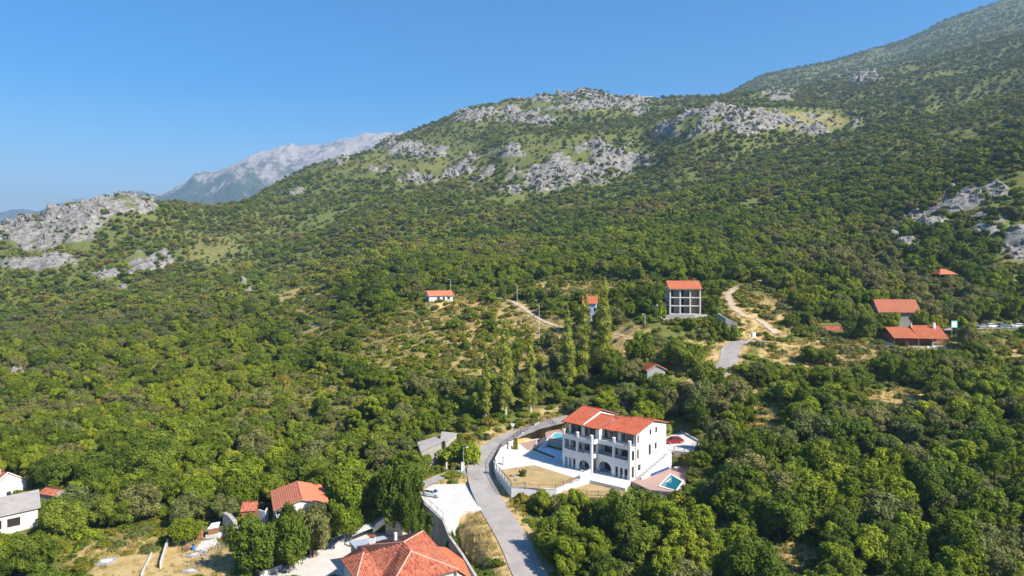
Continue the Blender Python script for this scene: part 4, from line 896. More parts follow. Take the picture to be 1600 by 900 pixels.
g_ = P(1021,582,200); gable_house('red_roofed_hut', 'small hut with a striped red roof among the trees above the villa', (g_.x, g_.y+2), R(104), 5.5, 5.6, 15.2, 16.6, 12.4, M['tile_new'], M['grey_concrete'], wins=((0, 0, 1.0, 'l', 1.0, 1.1, 'window'),), seed=43)
# unfinished frame house
ux = P(1070.5,490,238); uh = empty('unfinished_house', (ux.x, ux.y, 28.0), R(-3), 'unfinished three-storey house with open concrete frame and orange roof', 'house'); HOUSES.append((ux.x, ux.y+4, 7))
for k in range(4):
    for y in (-0., 7.6):
        x = -5.1+3.4*k; MB().box((x-.22, y-.22, -2.5), (x+.22, y+.22, 8.75)).build('column', M['concrete'], uh)
for f_ in range(4): MB().box((-5.35, -.3, 2.85*f_-.18), (5.35, 8.0, 2.85*f_+.13)).build('floor_slab', M['concrete'], uh)
for f_ in range(3):
    MB().box((-5.2, 3.4, 2.85*f_+.134), (1.8, 3.6, 2.85*f_+2.715)).build('block_wall', M['grey_concrete'], uh)
    MB().box((1.85, 2.2, 2.85*f_+.134), (5.2, 2.4, 2.85*f_+2.715)).build('block_wall', M['pinkwall'], uh)
    for x in (-3.9, -.4):
        win(uh, (x, 3.4, 2.85*f_+1.3), (1, 0, 0), (0, -1, 0), 1.2, 2.1, name='doorway', fm=M['wood'], gm=M['dark'], sill=False)  # no glass here: dark sheet coloured as the shade behind the doorway
    rl = MB(); rl.tube((-5, 0, 2.85*f_+1.05), (1.7, 0, 2.85*f_+1.05), .03, n=4)
    for k in range(24): rl.tube((-5+.28*k, 0, 2.85*f_+.13), (-5+.28*k, 0, 2.85*f_+1.05), .015, n=3)
    if f_: rl.build('railing', M['fence'], uh)
    MB().box((5.0, .2, 2.85*f_+.134), (5.2, 7.4, 2.85*f_+2.715)).build('side_wall', M['pinkwall'], uh)
p1 = [Vector((-5.7, -.9, 8.75)), Vector((5.7, -.9, 8.75)), Vector((5.7, 5.2, 11.3)), Vector((-5.7, 5.2, 11.3))]; p2 = [Vector((5.7, 8.6, 9.6)), Vector((-5.7, 8.6, 9.6)), Vector((-5.7, 5.2, 11.3)), Vector((5.7, 5.2, 11.3))]
mb = MB(); slab_of(mb, p1, .15); slab_of(mb, p2, .15); r_ = mb.build('roof', M['concrete'], uh); tiles('roof_tiles', [p1, p2], M['tile_orange'], r_, seed=44)
MB().box((5.4, 1.5, 5.55), (8.2, 3.0, 5.7)).build('scaffold_board', M['wood'], uh); MB().box((-7.0, 2.0, 5.55), (-5.4, 3.0, 5.7)).build('scaffold_board', M['wood'], uh)
wall_line('terrace_wall', [(*P(1040,494,236).xy, zy(492,236)), (*P(1085,496,235).xy, zy(492,235)), (*P(1104,494,236).xy, zy(491,236))], 20, .5, 'rough stone terrace wall in front of the unfinished house', M['stonewall'])
wall_line('stone_wall', [(*P(1122,497,236).xy, zy(489,236)), (*P(1134,505,234).xy, zy(497,234)), (*P(1152,513,233).xy, zy(505,233))], 17, .6, 'dark stone wall holding up the sandy track', M['stonewall'])
e = empty('ruined_wall', P(1029,500,236), .2, 'ruined white gable wall beside the unfinished house', 'ruin'); MB().xzprism([(-1.3, -2), (1.0, -2), (1.0, 1.5), (.3, 2.2), (-.2, 5.2), (-.7, 5.4), (-1.3, 3.5)], -.3, .3).build('wall', M['render'], e); MB().box((1.003, -1.2, -2), (4.5, -.6, .6)).build('footing', M['stonewall'], e); MB().box((1.6, -2.8, -3.5), (5.5, -2.3, -1.2)).build('footing', M['concrete'], e)
e = empty('water_tank', P(1177,527,233), .3, 'white tank standing where the sandy track meets the road', 'tank'); MB().box((-.6, -.5, 0), (.6, .5, 1.5)).build('body', M['white_paint'], e); MB().box((-.65, -.55, 1.503), (.65, .55, 1.62)).build('lid', M['tarp'], e)
for px, pt, pb, D, lb in ((808,444,466,296,'white lamp post at the top of the pale dirt track'), (842.5,477,508,247,'white lamp post where the pale dirt track bends'), (1008,491,524,232,'white lamp post in front of the ivy beside the ruined wall'), (704,437,450,330,'white lamp post in the scrub behind the small white house')):
    b0 = P(px, pb, D); zg = hz(b0.x, b0.y); lamp('street_lamp', (b0.x, b0.y, min(zg, b0.z)), zy(pt, D)-min(zg, b0.z), lb, .8, 'white_paint', -1)

# ------------------------------------------------------------------ tavern and houses near the parked cars
tv = P(1437,540,228); te = empty('tavern', (tv.x, tv.y, 17.6), R(-7), 'long tavern with an orange roof over a dark open veranda', 'house'); HOUSES.append((tv.x, tv.y+3, 9.5))
MB().box((-8.2, 3.0, -2), (8.2, 9, 4.3)).build('wall', M['brick'], te)
MB().box((-8.5, -2.6, -2.5), (8.8, 2.996, 0)).build('veranda_floor', M['grey_concrete'], te)
for pr, sd_ in (((-8.6, -.7, 0.2, 3.4), 51), ((-.7, 8.6, -.9, 3.3), 52)):
    x0, x1, y0, z0 = pr
    p1 = [Vector((x0, y0-1.6*(sd_ == 51), z0)), Vector((x1, y0-1.6*(sd_ == 51), z0)), Vector((x1, 6.0, 6.9 if sd_ == 52 else 6.3)), Vector((x0, 6.0, 6.9 if sd_ == 52 else 6.3))]; p2 = [Vector((x1, 10, 4.4)), Vector((x0, 10, 4.4)), p1[3], p1[2]]
    mb = MB(); slab_of(mb, p1, .15); slab_of(mb, p2, .15); r_ = mb.build('roof', M['wood'], te); tiles('roof_tiles', [p1, p2], M['tile_orange'], r_, seed=sd_)
for x in (-8.3, -4.5, -.7, 3.6, 8.3): MB().box((x-.1, -1.0, 0), (x+.1, -.8, 3.2)).build('post', M['wood'], te)
MB().box((6.2, 4.2, 5.2), (6.9, 4.9, 8.0)).build('chimney', M['white_paint'], te); MB().box((-.6, 5.0, 6.2), (-.2, 5.4, 7.9)).build('chimney', M['concrete'], te)
rl = MB(); rl.tube((-4, -2.5, .95), (8.7, -2.5, .95), .05, n=5)
for k in range(13): rl.tube((-4+1.05*k, -2.5, 0), (-4+1.05*k, -2.5, .95), .04, n=4)
rl.build('railing', M['white_paint'], te)
def at(ex, x, y, z=0.): return ex.matrix_world @ Vector((x, y, z))
bpy.context.view_layer.update()
e = empty('garden_swing', at(te, 4.3, -1.7), R(-7), 'white framed garden swing on the tavern veranda', 'swing'); m_ = MB()
for sx in (-1.2, 1.2): m_.tube((sx, -.6, 0), (sx*.85, 0, 2.1), .06, n=5); m_.tube((sx, .6, 0), (sx*.85, 0, 2.1), .06, n=5)
m_.tube((-1.05, 0, 2.1), (1.05, 0, 2.1), .06, n=5); m_.build('frame', M['white_paint'], e); MB().box((-.8, -.3, .5), (.8, .3, .58)).build('seat', M['white_paint'], e); MB().box((-.8, .25, .583), (.8, .33, 1.1)).build('backrest', M['white_paint'], e)
for x, lb in ((-2.4, 'white table at the post end of the tavern veranda'), (6.3, 'white table beside the garden swing')):
    e = empty('table', at(te, x, -1.7), R(-7), lb, 'table'); MB().box((-.8, -.5, .7), (.8, .5, .77)).build('table_top', M['white_paint'], e); MB().box((-.8, -.505, .25), (.8, -.49, .697)).build('cloth_front', M['white_paint'], e)
    for sx in (-.7, .7):
        for sy in (-.4, .4): MB().box((sx-.04, sy-.04, 0), (sx+.04, sy+.04, .697)).build('leg', M['white_paint'], e)
for x, y, r0, lb in ((2.0, -1.8, .3, 'white plastic chair facing the garden swing'), (-4.0, -1.9, 2.2, 'white plastic chair by the white table post'), (7.6, -1.6, 1.4, 'white plastic chair at the end of the tavern veranda')):
    e = empty('chair', at(te, x, y), r0, lb, 'chair'); MB().box((-.25, -.25, .42), (.25, .25, .47)).build('seat', M['white_paint'], e); MB().box((-.25, .2, .473), (.25, .25, .95)).build('backrest', M['white_paint'], e)
    for sx in (-.22, .22):
        for sy in (-.22, .22): MB().box((sx-.025, sy-.025, 0), (sx+.025, sy+.025, .418)).build('leg', M['white_paint'], e)
g_ = P(1402,490,250); gable_house('long_house', 'long low house with a salmon roof behind the tavern', (g_.x+.5, g_.y+3), R(-6), 13.2, 7.5, 28.2, 31.8, 23.5, M['tile_salmon'], M['grey_concrete'], over=.7, wins=((4.2, 0, 2.6, 'f', 1.4, 1.0, 'window'), (0, 0, 2.6, 'f', 1.4, 1.0, 'window')), seed=53)
g_ = P(1477,428,300); gz_ = empty('gazebo', (g_.x, g_.y+2, 37.5), .2, 'wooden gazebo with a pale orange pyramid roof on the rocky slope', 'gazebo'); HOUSES.append((g_.x, g_.y+2, 5))
hr_ = [Vector((-4.6, -3.4, 2.6)), Vector((4.6, -3.4, 2.6)), Vector((4.6, 3.4, 2.6)), Vector((-4.6, 3.4, 2.6))]; ap = [Vector((-.8, 0, 4.9)), Vector((.8, 0, 4.9))]
pls = [[hr_[0], hr_[1], ap[1], ap[0]], [hr_[2], hr_[3], ap[0], ap[1]], [hr_[1], hr_[2], ap[1]], [hr_[3], hr_[0], ap[0]]]
mb = MB(); [slab_of(mb, q, .14) for q in pls]; r_ = mb.build('roof', M['wood'], gz_); tiles('roof_tiles', pls, M['tile_salmon'], r_, seed=54)
for p in hr_: MB().box((p.x*.9-.1, p.y*.9-.1, -2), (p.x*.9+.1, p.y*.9+.1, 2.7)).build('post', M['wood'], gz_)
g_ = P(1311,519,246); gable_house('rusty_roofed_shed', 'low shed with a rusty red roof at the edge of the dry field', (g_.x, g_.y+2), R(-4), 10.5, 4.0, 21.4, 22.8, 19.2, M['tile_old'], M['stonewall'], over=.3, seed=55)
e = empty('sign_board', P(1491,513,236), .1, 'turquoise sign board on a post above the tavern roof', 'sign'); zt = zy(513, 236)
MB().box((-1.1, -.05, .2), (1.1, .05, 2.6)).build('panel', M['teal'], e); MB().box((-.9, -.062, .5), (.9, -.053, 2.2)).build('face', M['tarp'], e); [MB().box((x-.06, .06, -4), (x+.06, .14, 2.4)).build('post', M['alu'], e) for x in (-.8, .8)]
def on_line(ln, px):
    best = min(range(len(ln)), key=lambda i: abs(800+FP*ln[i].x/ln[i].y-px)); return ln[best], (ln[min(best+1, len(ln)-1)]-ln[max(best-1, 0)])
for px, pa, lb in ((1536, 'car_grey', 'grey car parked at the tavern end of the upper road'), (1551, 'car_white', 'small white car parked between the grey and blue ones'), (1569, 'car_blue', 'blue-grey car parked on the upper road'), (1592, 'car_white', 'larger white car parked beyond the blue-grey one')):
    p, d = on_line(car_road, px); x_ = (px-800)*p.y/FP; car(lb, (x_, p.y+.6, hz(x_, p.y)+.16), math.atan2(d.y, d.x)+(.15 if px < 1580 else 0)+(math.pi if px % 2 else 0), M[pa], 4.0 if px < 1580 else 4.6, 'cars parked along the upper road')
wp = [on_line(car_road, px)[0] for px in (1545, 1570, 1600, 1650)]
wall_line('roadside_wall', [(p.x, p.y-4.2, p.z-.3) for p in wp], 14, .4, 'grey wall below the road with the parked cars', M['grey_concrete'])
for px, py, D, h_, lb in ((1409,517,240,3.2,'thin pale post behind the tavern roof'), (1349,527,240,4.2,'thin pale post between the rusty shed and the tavern'), (1460,488,262,3.4,'thin pale post beside the long salmon-roofed house')):
    x_ = (px-800)*D/FP; lamp('pole', (x_, D, hz(x_, D)), h_+1.5, lb, 0, 'white_paint')
pq_ = [P(1368,533,232), P(1395,538,229), P(1396,530,233), P(1372,524,238)]
sheet('forecourt', [tuple(p.xy) for p in pq_], hz(pq_[1].x, pq_[1].y)+.9, M['concrete'], 'pale forecourt at the end of the tavern', 'forecourt', 1.5)
# ------------------------------------------------------------------ vegetation
def unit(v): return v/np.maximum(np.linalg.norm(v, axis=-1, keepdims=True), 1e-6)
_cs = []
for ax in range(3):
    for sg in (-1, 1):
        for i in range(2):
            for j in range(2):
                q = []
                for a_, b_ in ((i, j), (i+1, j), (i+1, j+1), (i, j+1)):
                    p = [0, 0, 0]; p[ax] = sg; p[(ax+1) % 3] = a_-1.0; p[(ax+2) % 3] = (b_-1.0)*sg; q.append(p)
                _cs.append(q)
CS = unit(np.array(_cs, float))                                      # 24 quads of a round core
def leaves(cent, rad, tone, rng, per, size, up=.25, flat=.6, jit=.8, asp=.65):
    nC = len(cent); n = (per*(rad/rad.mean())**2).astype(int).clip(6, None)
    ci = np.repeat(np.arange(nC), n); d = unit(rng.normal(size=(len(ci), 3))+np.array([0, 0, up]))
    p = cent[ci]+d*rad[ci, None]*rng.uniform(.72, 1.28, (len(ci), 1))*np.array([1, 1, 1.12])
    keep = np.ones(len(ci), bool)
    for k_ in range(nC):
        inside = (np.linalg.norm(p-cent[k_], axis=1) < rad[k_]*.74) & (ci != k_); keep &= ~inside
    p = p[keep]; d = d[keep]; ci = ci[keep]; m_ = len(p)
    nn = unit(d+rng.normal(size=(m_, 3))*jit*.75+np.array([0, 0, .25])); a_ = unit(np.cross(nn, rng.normal(size=(m_, 3)))); b_ = np.cross(nn, a_)
    s_ = size*rng.uniform(.55, 1.25, (m_, 1)); a_ = a_*s_; b_ = b_*s_*asp
    v = np.stack([p-a_, p-b_*.9+nn*s_*.12, p+a_, p+b_*.9+nn*s_*.12], 1)
    tn = np.repeat((tone[ci]+rng.uniform(-.22, .22, m_)).clip(0, 1), 4)
    core = cent[:, None, None, :]+CS[None]*(rad*.62)[:, None, None, None]*np.array([1, 1, 1.12])
    v = np.concatenate([v.reshape(-1, 3), core.reshape(-1, 3)]); tn = np.concatenate([tn, np.repeat(tone, 96)])
    return v, np.arange(len(v)).reshape(-1, 4), tn
def tubeq(path, radii, n=6):
    v = []; f = []
    for i, p in enumerate(path):
        for k_ in range(n):
            t_ = 2*math.pi*k_/n; v.append((p[0]+math.cos(t_)*radii[i], p[1]+math.sin(t_)*radii[i], p[2]))
        if i: b_ = n*i; f += [(b_-n+k_, b_-n+(k_+1) % n, b_+(k_+1) % n, b_+k_) for k_ in range(n)]
    return v, f
def limbs(targets, rng, h0, r0, base=-.8):
    v, f = [], []
    def add(a): 
        o_ = len(v); v.extend(a[0]); f.extend([tuple(i+o_ for i in q) for q in a[1]])
    lean = rng.normal(size=2)*.25
    add(tubeq([(0, 0, base), (lean[0]*.4, lean[1]*.4, h0*.5), (lean[0], lean[1], h0)], [r0*1.25, r0, r0*.75]))
    for tg in targets:
        mid = np.array([lean[0], lean[1], h0])*.5+np.array(tg)*.5+np.array([0, 0, .25])
        add(tubeq([(lean[0], lean[1], h0*.92), tuple(mid), tuple(tg)], [r0*.55, r0*.35, r0*.12], 5))
    return np.array(v), np.array(f)
def broadleaf(seed, h=8., r=3.6, ncl=66, per=150, size=.21, lo=.24, tone=(.2, .8), shape=1.0):
    rng = np.random.default_rng(seed); c = []
    lop = rng.normal(size=3)*np.array([.5, .5, 0])
    while len(c) < ncl:
        p = rng.uniform(-1, 1, 3)
        q = np.linalg.norm(p*np.array([1, 1, 1.0]))
        if q > 1 or q < .35: continue
        if p[2] < -.75: continue
        wob = 1+.22*math.sin(3*math.atan2(p[1], p[0])+seed)+.12*math.sin(5*math.atan2(p[1], p[0])+seed*2)
        z = (lo+(1-lo)*(.5+.5*p[2])**shape)*h
        c.append((p[0]*r*.80*wob+lop[0]*(p[2]+1)*.5, p[1]*r*.80*wob+lop[1]*(p[2]+1)*.5, z-.4))
    c = np.array(c); rad = rng.uniform(.10, .27, len(c))*r*(1.25 if ncl < 30 else 1)*(.9+.2*rng.random(len(c))); tn = rng.uniform(*tone, len(c))
    c[:, 2] = np.minimum(c[:, 2], h-rad*.85)
    v, f, t_ = leaves(c, rad, tn, rng, per, size)
    tg = c[rng.choice(len(c), 6, replace=False)]
    return (v, f, t_), limbs(tg, rng, h*.32, .022*h)
def shrub(seed, h=2.4, r=1.7, ncl=13, per=95, size=.20):
    rng = np.random.default_rng(seed); a_ = rng.uniform(0, 2*math.pi, ncl); q = np.sqrt(rng.random(ncl))
    c = np.stack([np.cos(a_)*q*r*.75, np.sin(a_)*q*r*.75, h*(.25+.5*rng.random(ncl)*(1-.6*q))], 1)
    rad = rng.uniform(.28, .46, ncl)*r*.8; tn = rng.uniform(.15, .85, ncl)
    v, f, t_ = leaves(c, rad, tn, rng, per, size, up=.5, jit=1.1)
    return (v, f, t_), limbs(c[:4], rng, h*.2, .05, -.3)
def poplar(seed, h=25., r=1.9, skinny=1.):
    rng = np.random.default_rng(seed); c = []; rad = []
    n = int(h*4.2)
    for i in range(n):
        t_ = (i+rng.random())/n; prof = (min(t_/.14, 1)**.7)*(1-t_)**.55*1.25+.06
        a_ = rng.uniform(0, 2*math.pi); q = rng.uniform(.1, .85)*r*prof*skinny
        c.append((math.cos(a_)*q, math.sin(a_)*q, h*(.07+.92*t_))); rad.append(r*prof*rng.uniform(.26, .5)*skinny+.12)
    c = np.array(c); rad = np.array(rad); tn = rng.uniform(.15, .85, n)
    v, f, t_ = leaves(c, rad, tn, rng, 80, .21, up=.7, asp=.6)
    z = v[:, 2:3]; cc = np.zeros_like(v)                              # clumps drawn upward, as poplar twigs stand
    v2, f2 = tubeq([(0, 0, -1), (.05, 0, h*.3), (0, .05, h*.65), (0, 0, h*.93)], [.32, .25, .15, .03])
    return (v, f, t_), (np.array(v2), np.array(f2))
def crown_mesh(name, cr, mat):
    me = mesh_np(name, cr[0], cr[1], mat); a = me.attributes.new('tone', 'FLOAT', 'POINT'); a.data.foreach_set('value', cr[2].astype(np.float32)); return me
def trunk_mesh(name, tk, mat): return mesh_np(name, tk[0], tk[1], mat, True)
def whole_mesh(name, cr, tk, mat, bark):
    v = np.concatenate([cr[0], tk[0]]); f = np.concatenate([cr[1], tk[1]+len(cr[0])]); me = mesh_np(name, v, f, mat); me.materials.append(bark)
    a = me.attributes.new('tone', 'FLOAT', 'POINT'); a.data.foreach_set('value', np.concatenate([cr[2], np.full(len(tk[0]), .5)]).astype(np.float32))
    mi = np.zeros(len(f), np.int32); mi[len(cr[1]):] = 1; me.polygons.foreach_set('material_index', mi); return me
TREE = [broadleaf(s, **kw) for s, kw in ((11, {}), (12, dict(lo=.18, shape=.9, tone=(.1, .9))), (13, dict(r=3.2, h=8.6, ncl=68)), (14, dict(r=4.1, h=7.4, ncl=76)), (15, dict(r=3.4, h=8, lo=.12, ncl=70, shape=1.15)))]
BUSH = [shrub(s, **kw) for s, kw in ((31, {}), (32, dict(h=2.0, r=2.0, ncl=16)), (33, dict(h=2.9, r=1.5)))]
FARB = [broadleaf(s, ncl=20, per=46, size=.5) for s in (51, 52, 53)]
kinds = [(TREE[0], 'leaf_dark'), (TREE[1], 'leaf_dark'), (TREE[3], 'leaf_dark'), (TREE[2], 'leaf_mid'), (TREE[4], 'leaf_mid'), (TREE[0], 'leaf_mid'), (TREE[1], 'leaf_olive'), (TREE[3], 'leaf_olive'),
         (BUSH[0], 'leaf_mid'), (BUSH[1], 'leaf_yellow'), (BUSH[2], 'leaf_yellow'), (BUSH[1], 'leaf_olive'), (BUSH[0], 'leaf_dark'),
         (FARB[0], 'leaf_dark'), (FARB[1], 'leaf_mid'), (FARB[2], 'leaf_mid'), (FARB[0], 'leaf_olive'), (FARB[1], 'leaf_yellow')]
KH = [8, 8, 7.4, 8.6, 8, 8, 8, 7.4, 2.4, 2, 2.9, 2, 2.4, 8, 8, 8, 8, 8]
KR = [3.6, 3.6, 4.1, 3.2, 3.4, 3.6, 3.6, 4.1, 1.7, 2, 1.5, 2, 1.7, 3.6, 3.6, 3.6, 3.6, 3.6]
pc = bpy.data.collections.new('forest_source')
for i, (tr, mt) in enumerate(kinds):
    o = bpy.data.objects.new('source_%02d' % i, whole_mesh('forest_tree', tr[0], tr[1], M[mt], M['bark'])); pc.objects.link(o)

def instances(name, pts, rot, scale, idx, coll, **kw):
    me = bpy.data.meshes.new(name); me.vertices.add(len(pts)); me.vertices.foreach_set('co', np.asarray(pts, np.float32).ravel())
    for nm, typ, arr in (('rot', 'FLOAT_VECTOR', rot), ('siz', 'FLOAT_VECTOR', scale), ('pick', 'INT', idx)):
        a = me.attributes.new(nm, typ, 'POINT')
        a.data.foreach_set('vector' if typ == 'FLOAT_VECTOR' else 'value', np.asarray(arr, np.float32 if typ == 'FLOAT_VECTOR' else np.int32).ravel())
    ng = bpy.data.node_groups.new(name, 'GeometryNodeTree')
    ng.interface.new_socket('Geometry', in_out='INPUT', socket_type='NodeSocketGeometry'); ng.interface.new_socket('Geometry', in_out='OUTPUT', socket_type='NodeSocketGeometry')
    gi = ng.nodes.new('NodeGroupInput'); go = ng.nodes.new('NodeGroupOutput')
    mp = ng.nodes.new('GeometryNodeMeshToPoints'); ip = ng.nodes.new('GeometryNodeInstanceOnPoints'); ci = ng.nodes.new('GeometryNodeCollectionInfo')
    ci.inputs['Collection'].default_value = coll; ci.inputs['Separate Children'].default_value = True; ci.inputs['Reset Children'].default_value = True
    def na(nm, typ):
        n = ng.nodes.new('GeometryNodeInputNamedAttribute'); n.data_type = typ; n.inputs['Name'].default_value = nm; return n.outputs['Attribute']
    L = ng.links.new
    L(gi.outputs[0], mp.inputs['Mesh']); L(mp.outputs[0], ip.inputs['Points']); L(ci.outputs[0], ip.inputs['Instance'])
    ip.inputs['Pick Instance'].default_value = True; L(na('pick', 'INT'), ip.inputs['Instance Index'])
    er = ng.nodes.new('FunctionNodeEulerToRotation'); L(na('rot', 'FLOAT_VECTOR'), er.inputs[0]); L(er.outputs[0], ip.inputs['Rotation'])
    L(na('siz', 'FLOAT_VECTOR'), ip.inputs['Scale']); L(ip.outputs[0], go.inputs[0])
    o = ob(name, me, kind='stuff', **kw); md = o.modifiers.new('instances', 'NODES'); md.node_group = ng; return o

# places the camera must still see: (left, top, right, bottom, depth) - the sight lines to houses and road are open in the photograph
CLEAR = [(745,545,848,622,183),(868,480,965,600,198),(1038,672,1093,706,171),(1175,640,1215,664,172),(1228,860,1262,890,116),(1380,614,1440,628,186),(1215,542,1370,572,204),(1010,520,1050,535,215),(735,640,800,800,170),(690,760,799,800,160),(690,800,814,840,150),(690,840,840,905,135),(775,628,1095,757,150),(853,740,1072,768,147),(655,733,760,812,150),(530,828,742,905,130),(440,842,560,905,126),(505,805,610,850,128),
 (150,870,300,905,125),(292,826,362,905,133),(430,753,512,786,146),(378,784,404,812,140),(352,800,376,836,138),(0,740,58,776,158),(0,778,66,832,142),(650,672,716,704,172),(660,452,714,474,300),(715,462,770,480,300),(780,462,880,516,262),(930,516,990,528,235),
 (1042,438,1098,496,238),(1018,470,1062,522,232),(1128,444,1215,525,262),(1106,530,1200,568,220),(905,458,934,490,240),(1003,568,1038,583,200),(1392,506,1482,544,228),(1370,466,1432,489,250),(1455,419,1502,431,300),(1532,505,1600,530,262),(1290,508,1338,520,245),(1165,515,1190,530,235),(796,657,806,674,181)]
for z_ in ROCKZ: CLEAR.append((z_[0]-z_[2]*.5, z_[1]-z_[3]*.55, z_[0]+z_[2]*.5, z_[1]+z_[3]*.4, z_[5]-70) if z_[4] < 700 else (0, 0, 0, 0, 0))

WOOD = [(1350,780,360,190),(1080,600,130,70),(1150,395,340,48),(560,770,130,70),(180,790,260,120),(1450,470,220,60),(760,400,220,40),(930,640,200,30),(950,830,200,80),(1300,560,60,20),(560,470,60,40),(1300,330,300,60),(430,780,100,60)]
WOOD.remove((930,640,200,30))
rngF = np.random.default_rng(77)
def scatter(d0, d1, cell, pad):
    xs = []; n = 0
    ys = np.arange(d0, d1, cell)
    P_ = []
    for y in ys:
        hw = y*(800+pad)/FP; x = np.arange(-hw, hw, cell); P_.append(np.stack([x, np.full(len(x), y)], 1))
    P_ = np.concatenate(P_); return P_+rngF.uniform(-.48, .48, P_.shape)*cell
def project(x, y, z): return 800+FP*x/y, HY+FP*(HC-z)/y
allp = []
for d0, d1, cell, lod in ((88, 260, 3.5, 0), (260, 460, 4.6, 0), (460, 900, 6.4, 1), (900, 1500, 8.6, 1), (1500, 2850, 14.0, 1)):
    p = scatter(d0, d1, cell, 130 if d0 < 400 else 60); x, y = p[:, 0], p[:, 1]
    z, rk = surf(x, y); dr = zone(x, y, z, DRYZ); px, py = project(x, y, z)
    wd = np.zeros(len(x))
    for a_, b_, c_, d_ in WOOD: wd = np.maximum(wd, np.clip(1.4-((px-a_)/c_)**2-((py-b_)/d_)**2, 0, 1))
    cl = fbm(x/38, y/38, 21, 4)*.9+fbm(x/10, y/10, 22, 2)*.35
    openn = np.clip(dr*1.25+rk*.42-cl*.6*(dr+rk > .05), 0, 1)
    if d0 >= 900: openn = openn*.9
    u = rngF.random(len(x))
    keep = u > openn*.88
    keep &= ~((px < -120) | (px > 1720) | (py > 1000))
    big = (rngF.random(len(x)) < np.clip(.34+.5*wd+.35*cl-.55*openn, .03, .93))
    hgt = np.where(big, rngF.uniform(4.2, 7.2, len(x))*(1+.28*wd), rngF.uniform(1.2, 3.2, len(x)))
    if lod: hgt = np.where(big, rngF.uniform(4.5, 7.5, len(x)), rngF.uniform(2.5, 4.5, len(x)))*(1 if d0 < 900 else (1.05 if d0 < 1500 else 1.35))
    hgt *= np.clip(1-.45*openn, .4, 1)
    keep &= rngF.random(len(x)) < np.where(big, 1-.25*(d0 < 460), .95)
    if lod: keep &= rngF.random(len(x)) < np.clip(.95+fbm(x/110, y/110, 91, 3)*1.0+fbm(x/30, y/30, 92, 2)*.5, .3, 1)
    for q in CLEAR:                                                   # keep sight lines open
        hw = hgt*.5*FP/y; tp = HY+FP*(HC-z-hgt*.96)/y
        hit = (px+hw*.9 > q[0]) & (px-hw*.9 < q[2]) & (tp < q[3]) & (py > q[1]) & (y < q[4])
        hmax = (HC-z-(q[3]-HY)*y/FP)/.98; hgt = np.where(hit & (py > q[3]), np.minimum(hgt, hmax), hgt)
        keep &= ~(hit & ((py <= q[3]) | (hgt < 1.1)))
    for ln, hw_, _ in ROADS:
        if d0 > 460: break
        dd = np.full(len(x), 1e9)
        for i in range(0, len(ln)-1, 2):
            j_ = min(i+2, len(ln)-1); dd = np.minimum(dd, segdist(x, y, ln[i][0], ln[i][1], ln[j_][0], ln[j_][1])[0])
        keep &= dd > hw_+.5+hgt*.22
    if d0 < 260:
        for pl in (PLAT, UPPER, LAWN2, DECK, REAR, PARK, YARD, YARD2): keep &= polydist(x, y, pl) > .4+hgt*.2
    for hx, hy, hr in HOUSES:
        keep &= np.hypot(x-hx, y-hy) > hr+hgt*.25
    big &= hgt > 2.9; mixv = fbm(x/55, y/55, 61, 3)+rngF.normal(size=len(x))*.28
    if lod == 0:
        k_ = np.where(big, np.select([mixv < -.12, mixv < .30], [rngF.integers(0, 3, len(x)), rngF.integers(3, 6, len(x))], rngF.integers(6, 8, len(x))),
                      np.select([mixv < -.1, mixv < .12, mixv < .45], [12, 8, rngF.integers(9, 11, len(x))], 11))
        k_ = np.where((k_ < 13) & (k_ > 7) & (dr > .2) & (rngF.random(len(x)) < .5), rngF.integers(9, 12, len(x)), k_)
    else:
        k_ = np.select([mixv < -.12, mixv < .18, mixv < .42], [13, rngF.integers(14, 16, len(x)), 17], 16)
    s_ = hgt/np.array(KH)[k_]; w_ = np.where(k_ < 8, rngF.uniform(.95, 1.3, len(x)), np.where(k_ < 13, rngF.uniform(.9, 1.5, len(x)), rngF.uniform(1.15, 1.7, len(x))))
    allp.append(np.stack([x, y, z, k_, s_*w_, s_, hgt, px, py], 1)[keep])
# low undergrowth between the trees
p = np.concatenate([scatter(92, 190, 1.7, 60), scatter(190, 330, 2.6, 60), scatter(330, 480, 4.5, 40)]); x, y = p[:, 0], p[:, 1]; z, rk = surf(x, y); dr = zone(x, y, z, DRYZ)
keep = rngF.random(len(x)) < np.clip(.92-dr*.75-rk*.6+fbm(x/12, y/12, 71, 3)*.5*(dr > .05), 0, .95)
for ln, hw_, _ in ROADS:
    dd = np.full(len(x), 1e9)
    for i in range(0, len(ln)-1, 2):
        j_ = min(i+2, len(ln)-1); dd = np.minimum(dd, segdist(x, y, ln[i][0], ln[i][1], ln[j_][0], ln[j_][1])[0])
    keep &= dd > hw_+1.0+rngF.random(len(x))*1.2
for pl in (PLAT, UPPER, LAWN2, DECK, REAR, PARK, YARD, YARD2): keep &= polydist(x, y, pl) > .7
for hx, hy, hr in HOUSES: keep &= np.hypot(x-hx, y-hy) > hr
px, py = project(x, y, z); keep &= (px > -60) & (px < 1660) & (py < 960)
hgt = rngF.uniform(.5, 1.5, len(x))*np.where(y > 190, 1.25, 1)*np.where(y > 330, 1.5, 1)
mixv = fbm(x/40, y/40, 61, 3)+rngF.normal(size=len(x))*.35+dr*.3; k_ = np.select([mixv < -.15, mixv < .08, mixv < .5], [12, 8, rngF.integers(9, 11, len(x))], 11)
s_ = hgt/np.array(KH)[k_]; w_ = rngF.uniform(1.1, 1.9, len(x)); allp.append(np.stack([x, y, z, k_, s_*w_, s_, hgt*.01, px, py], 1)[keep])
AP = np.concatenate(allp)
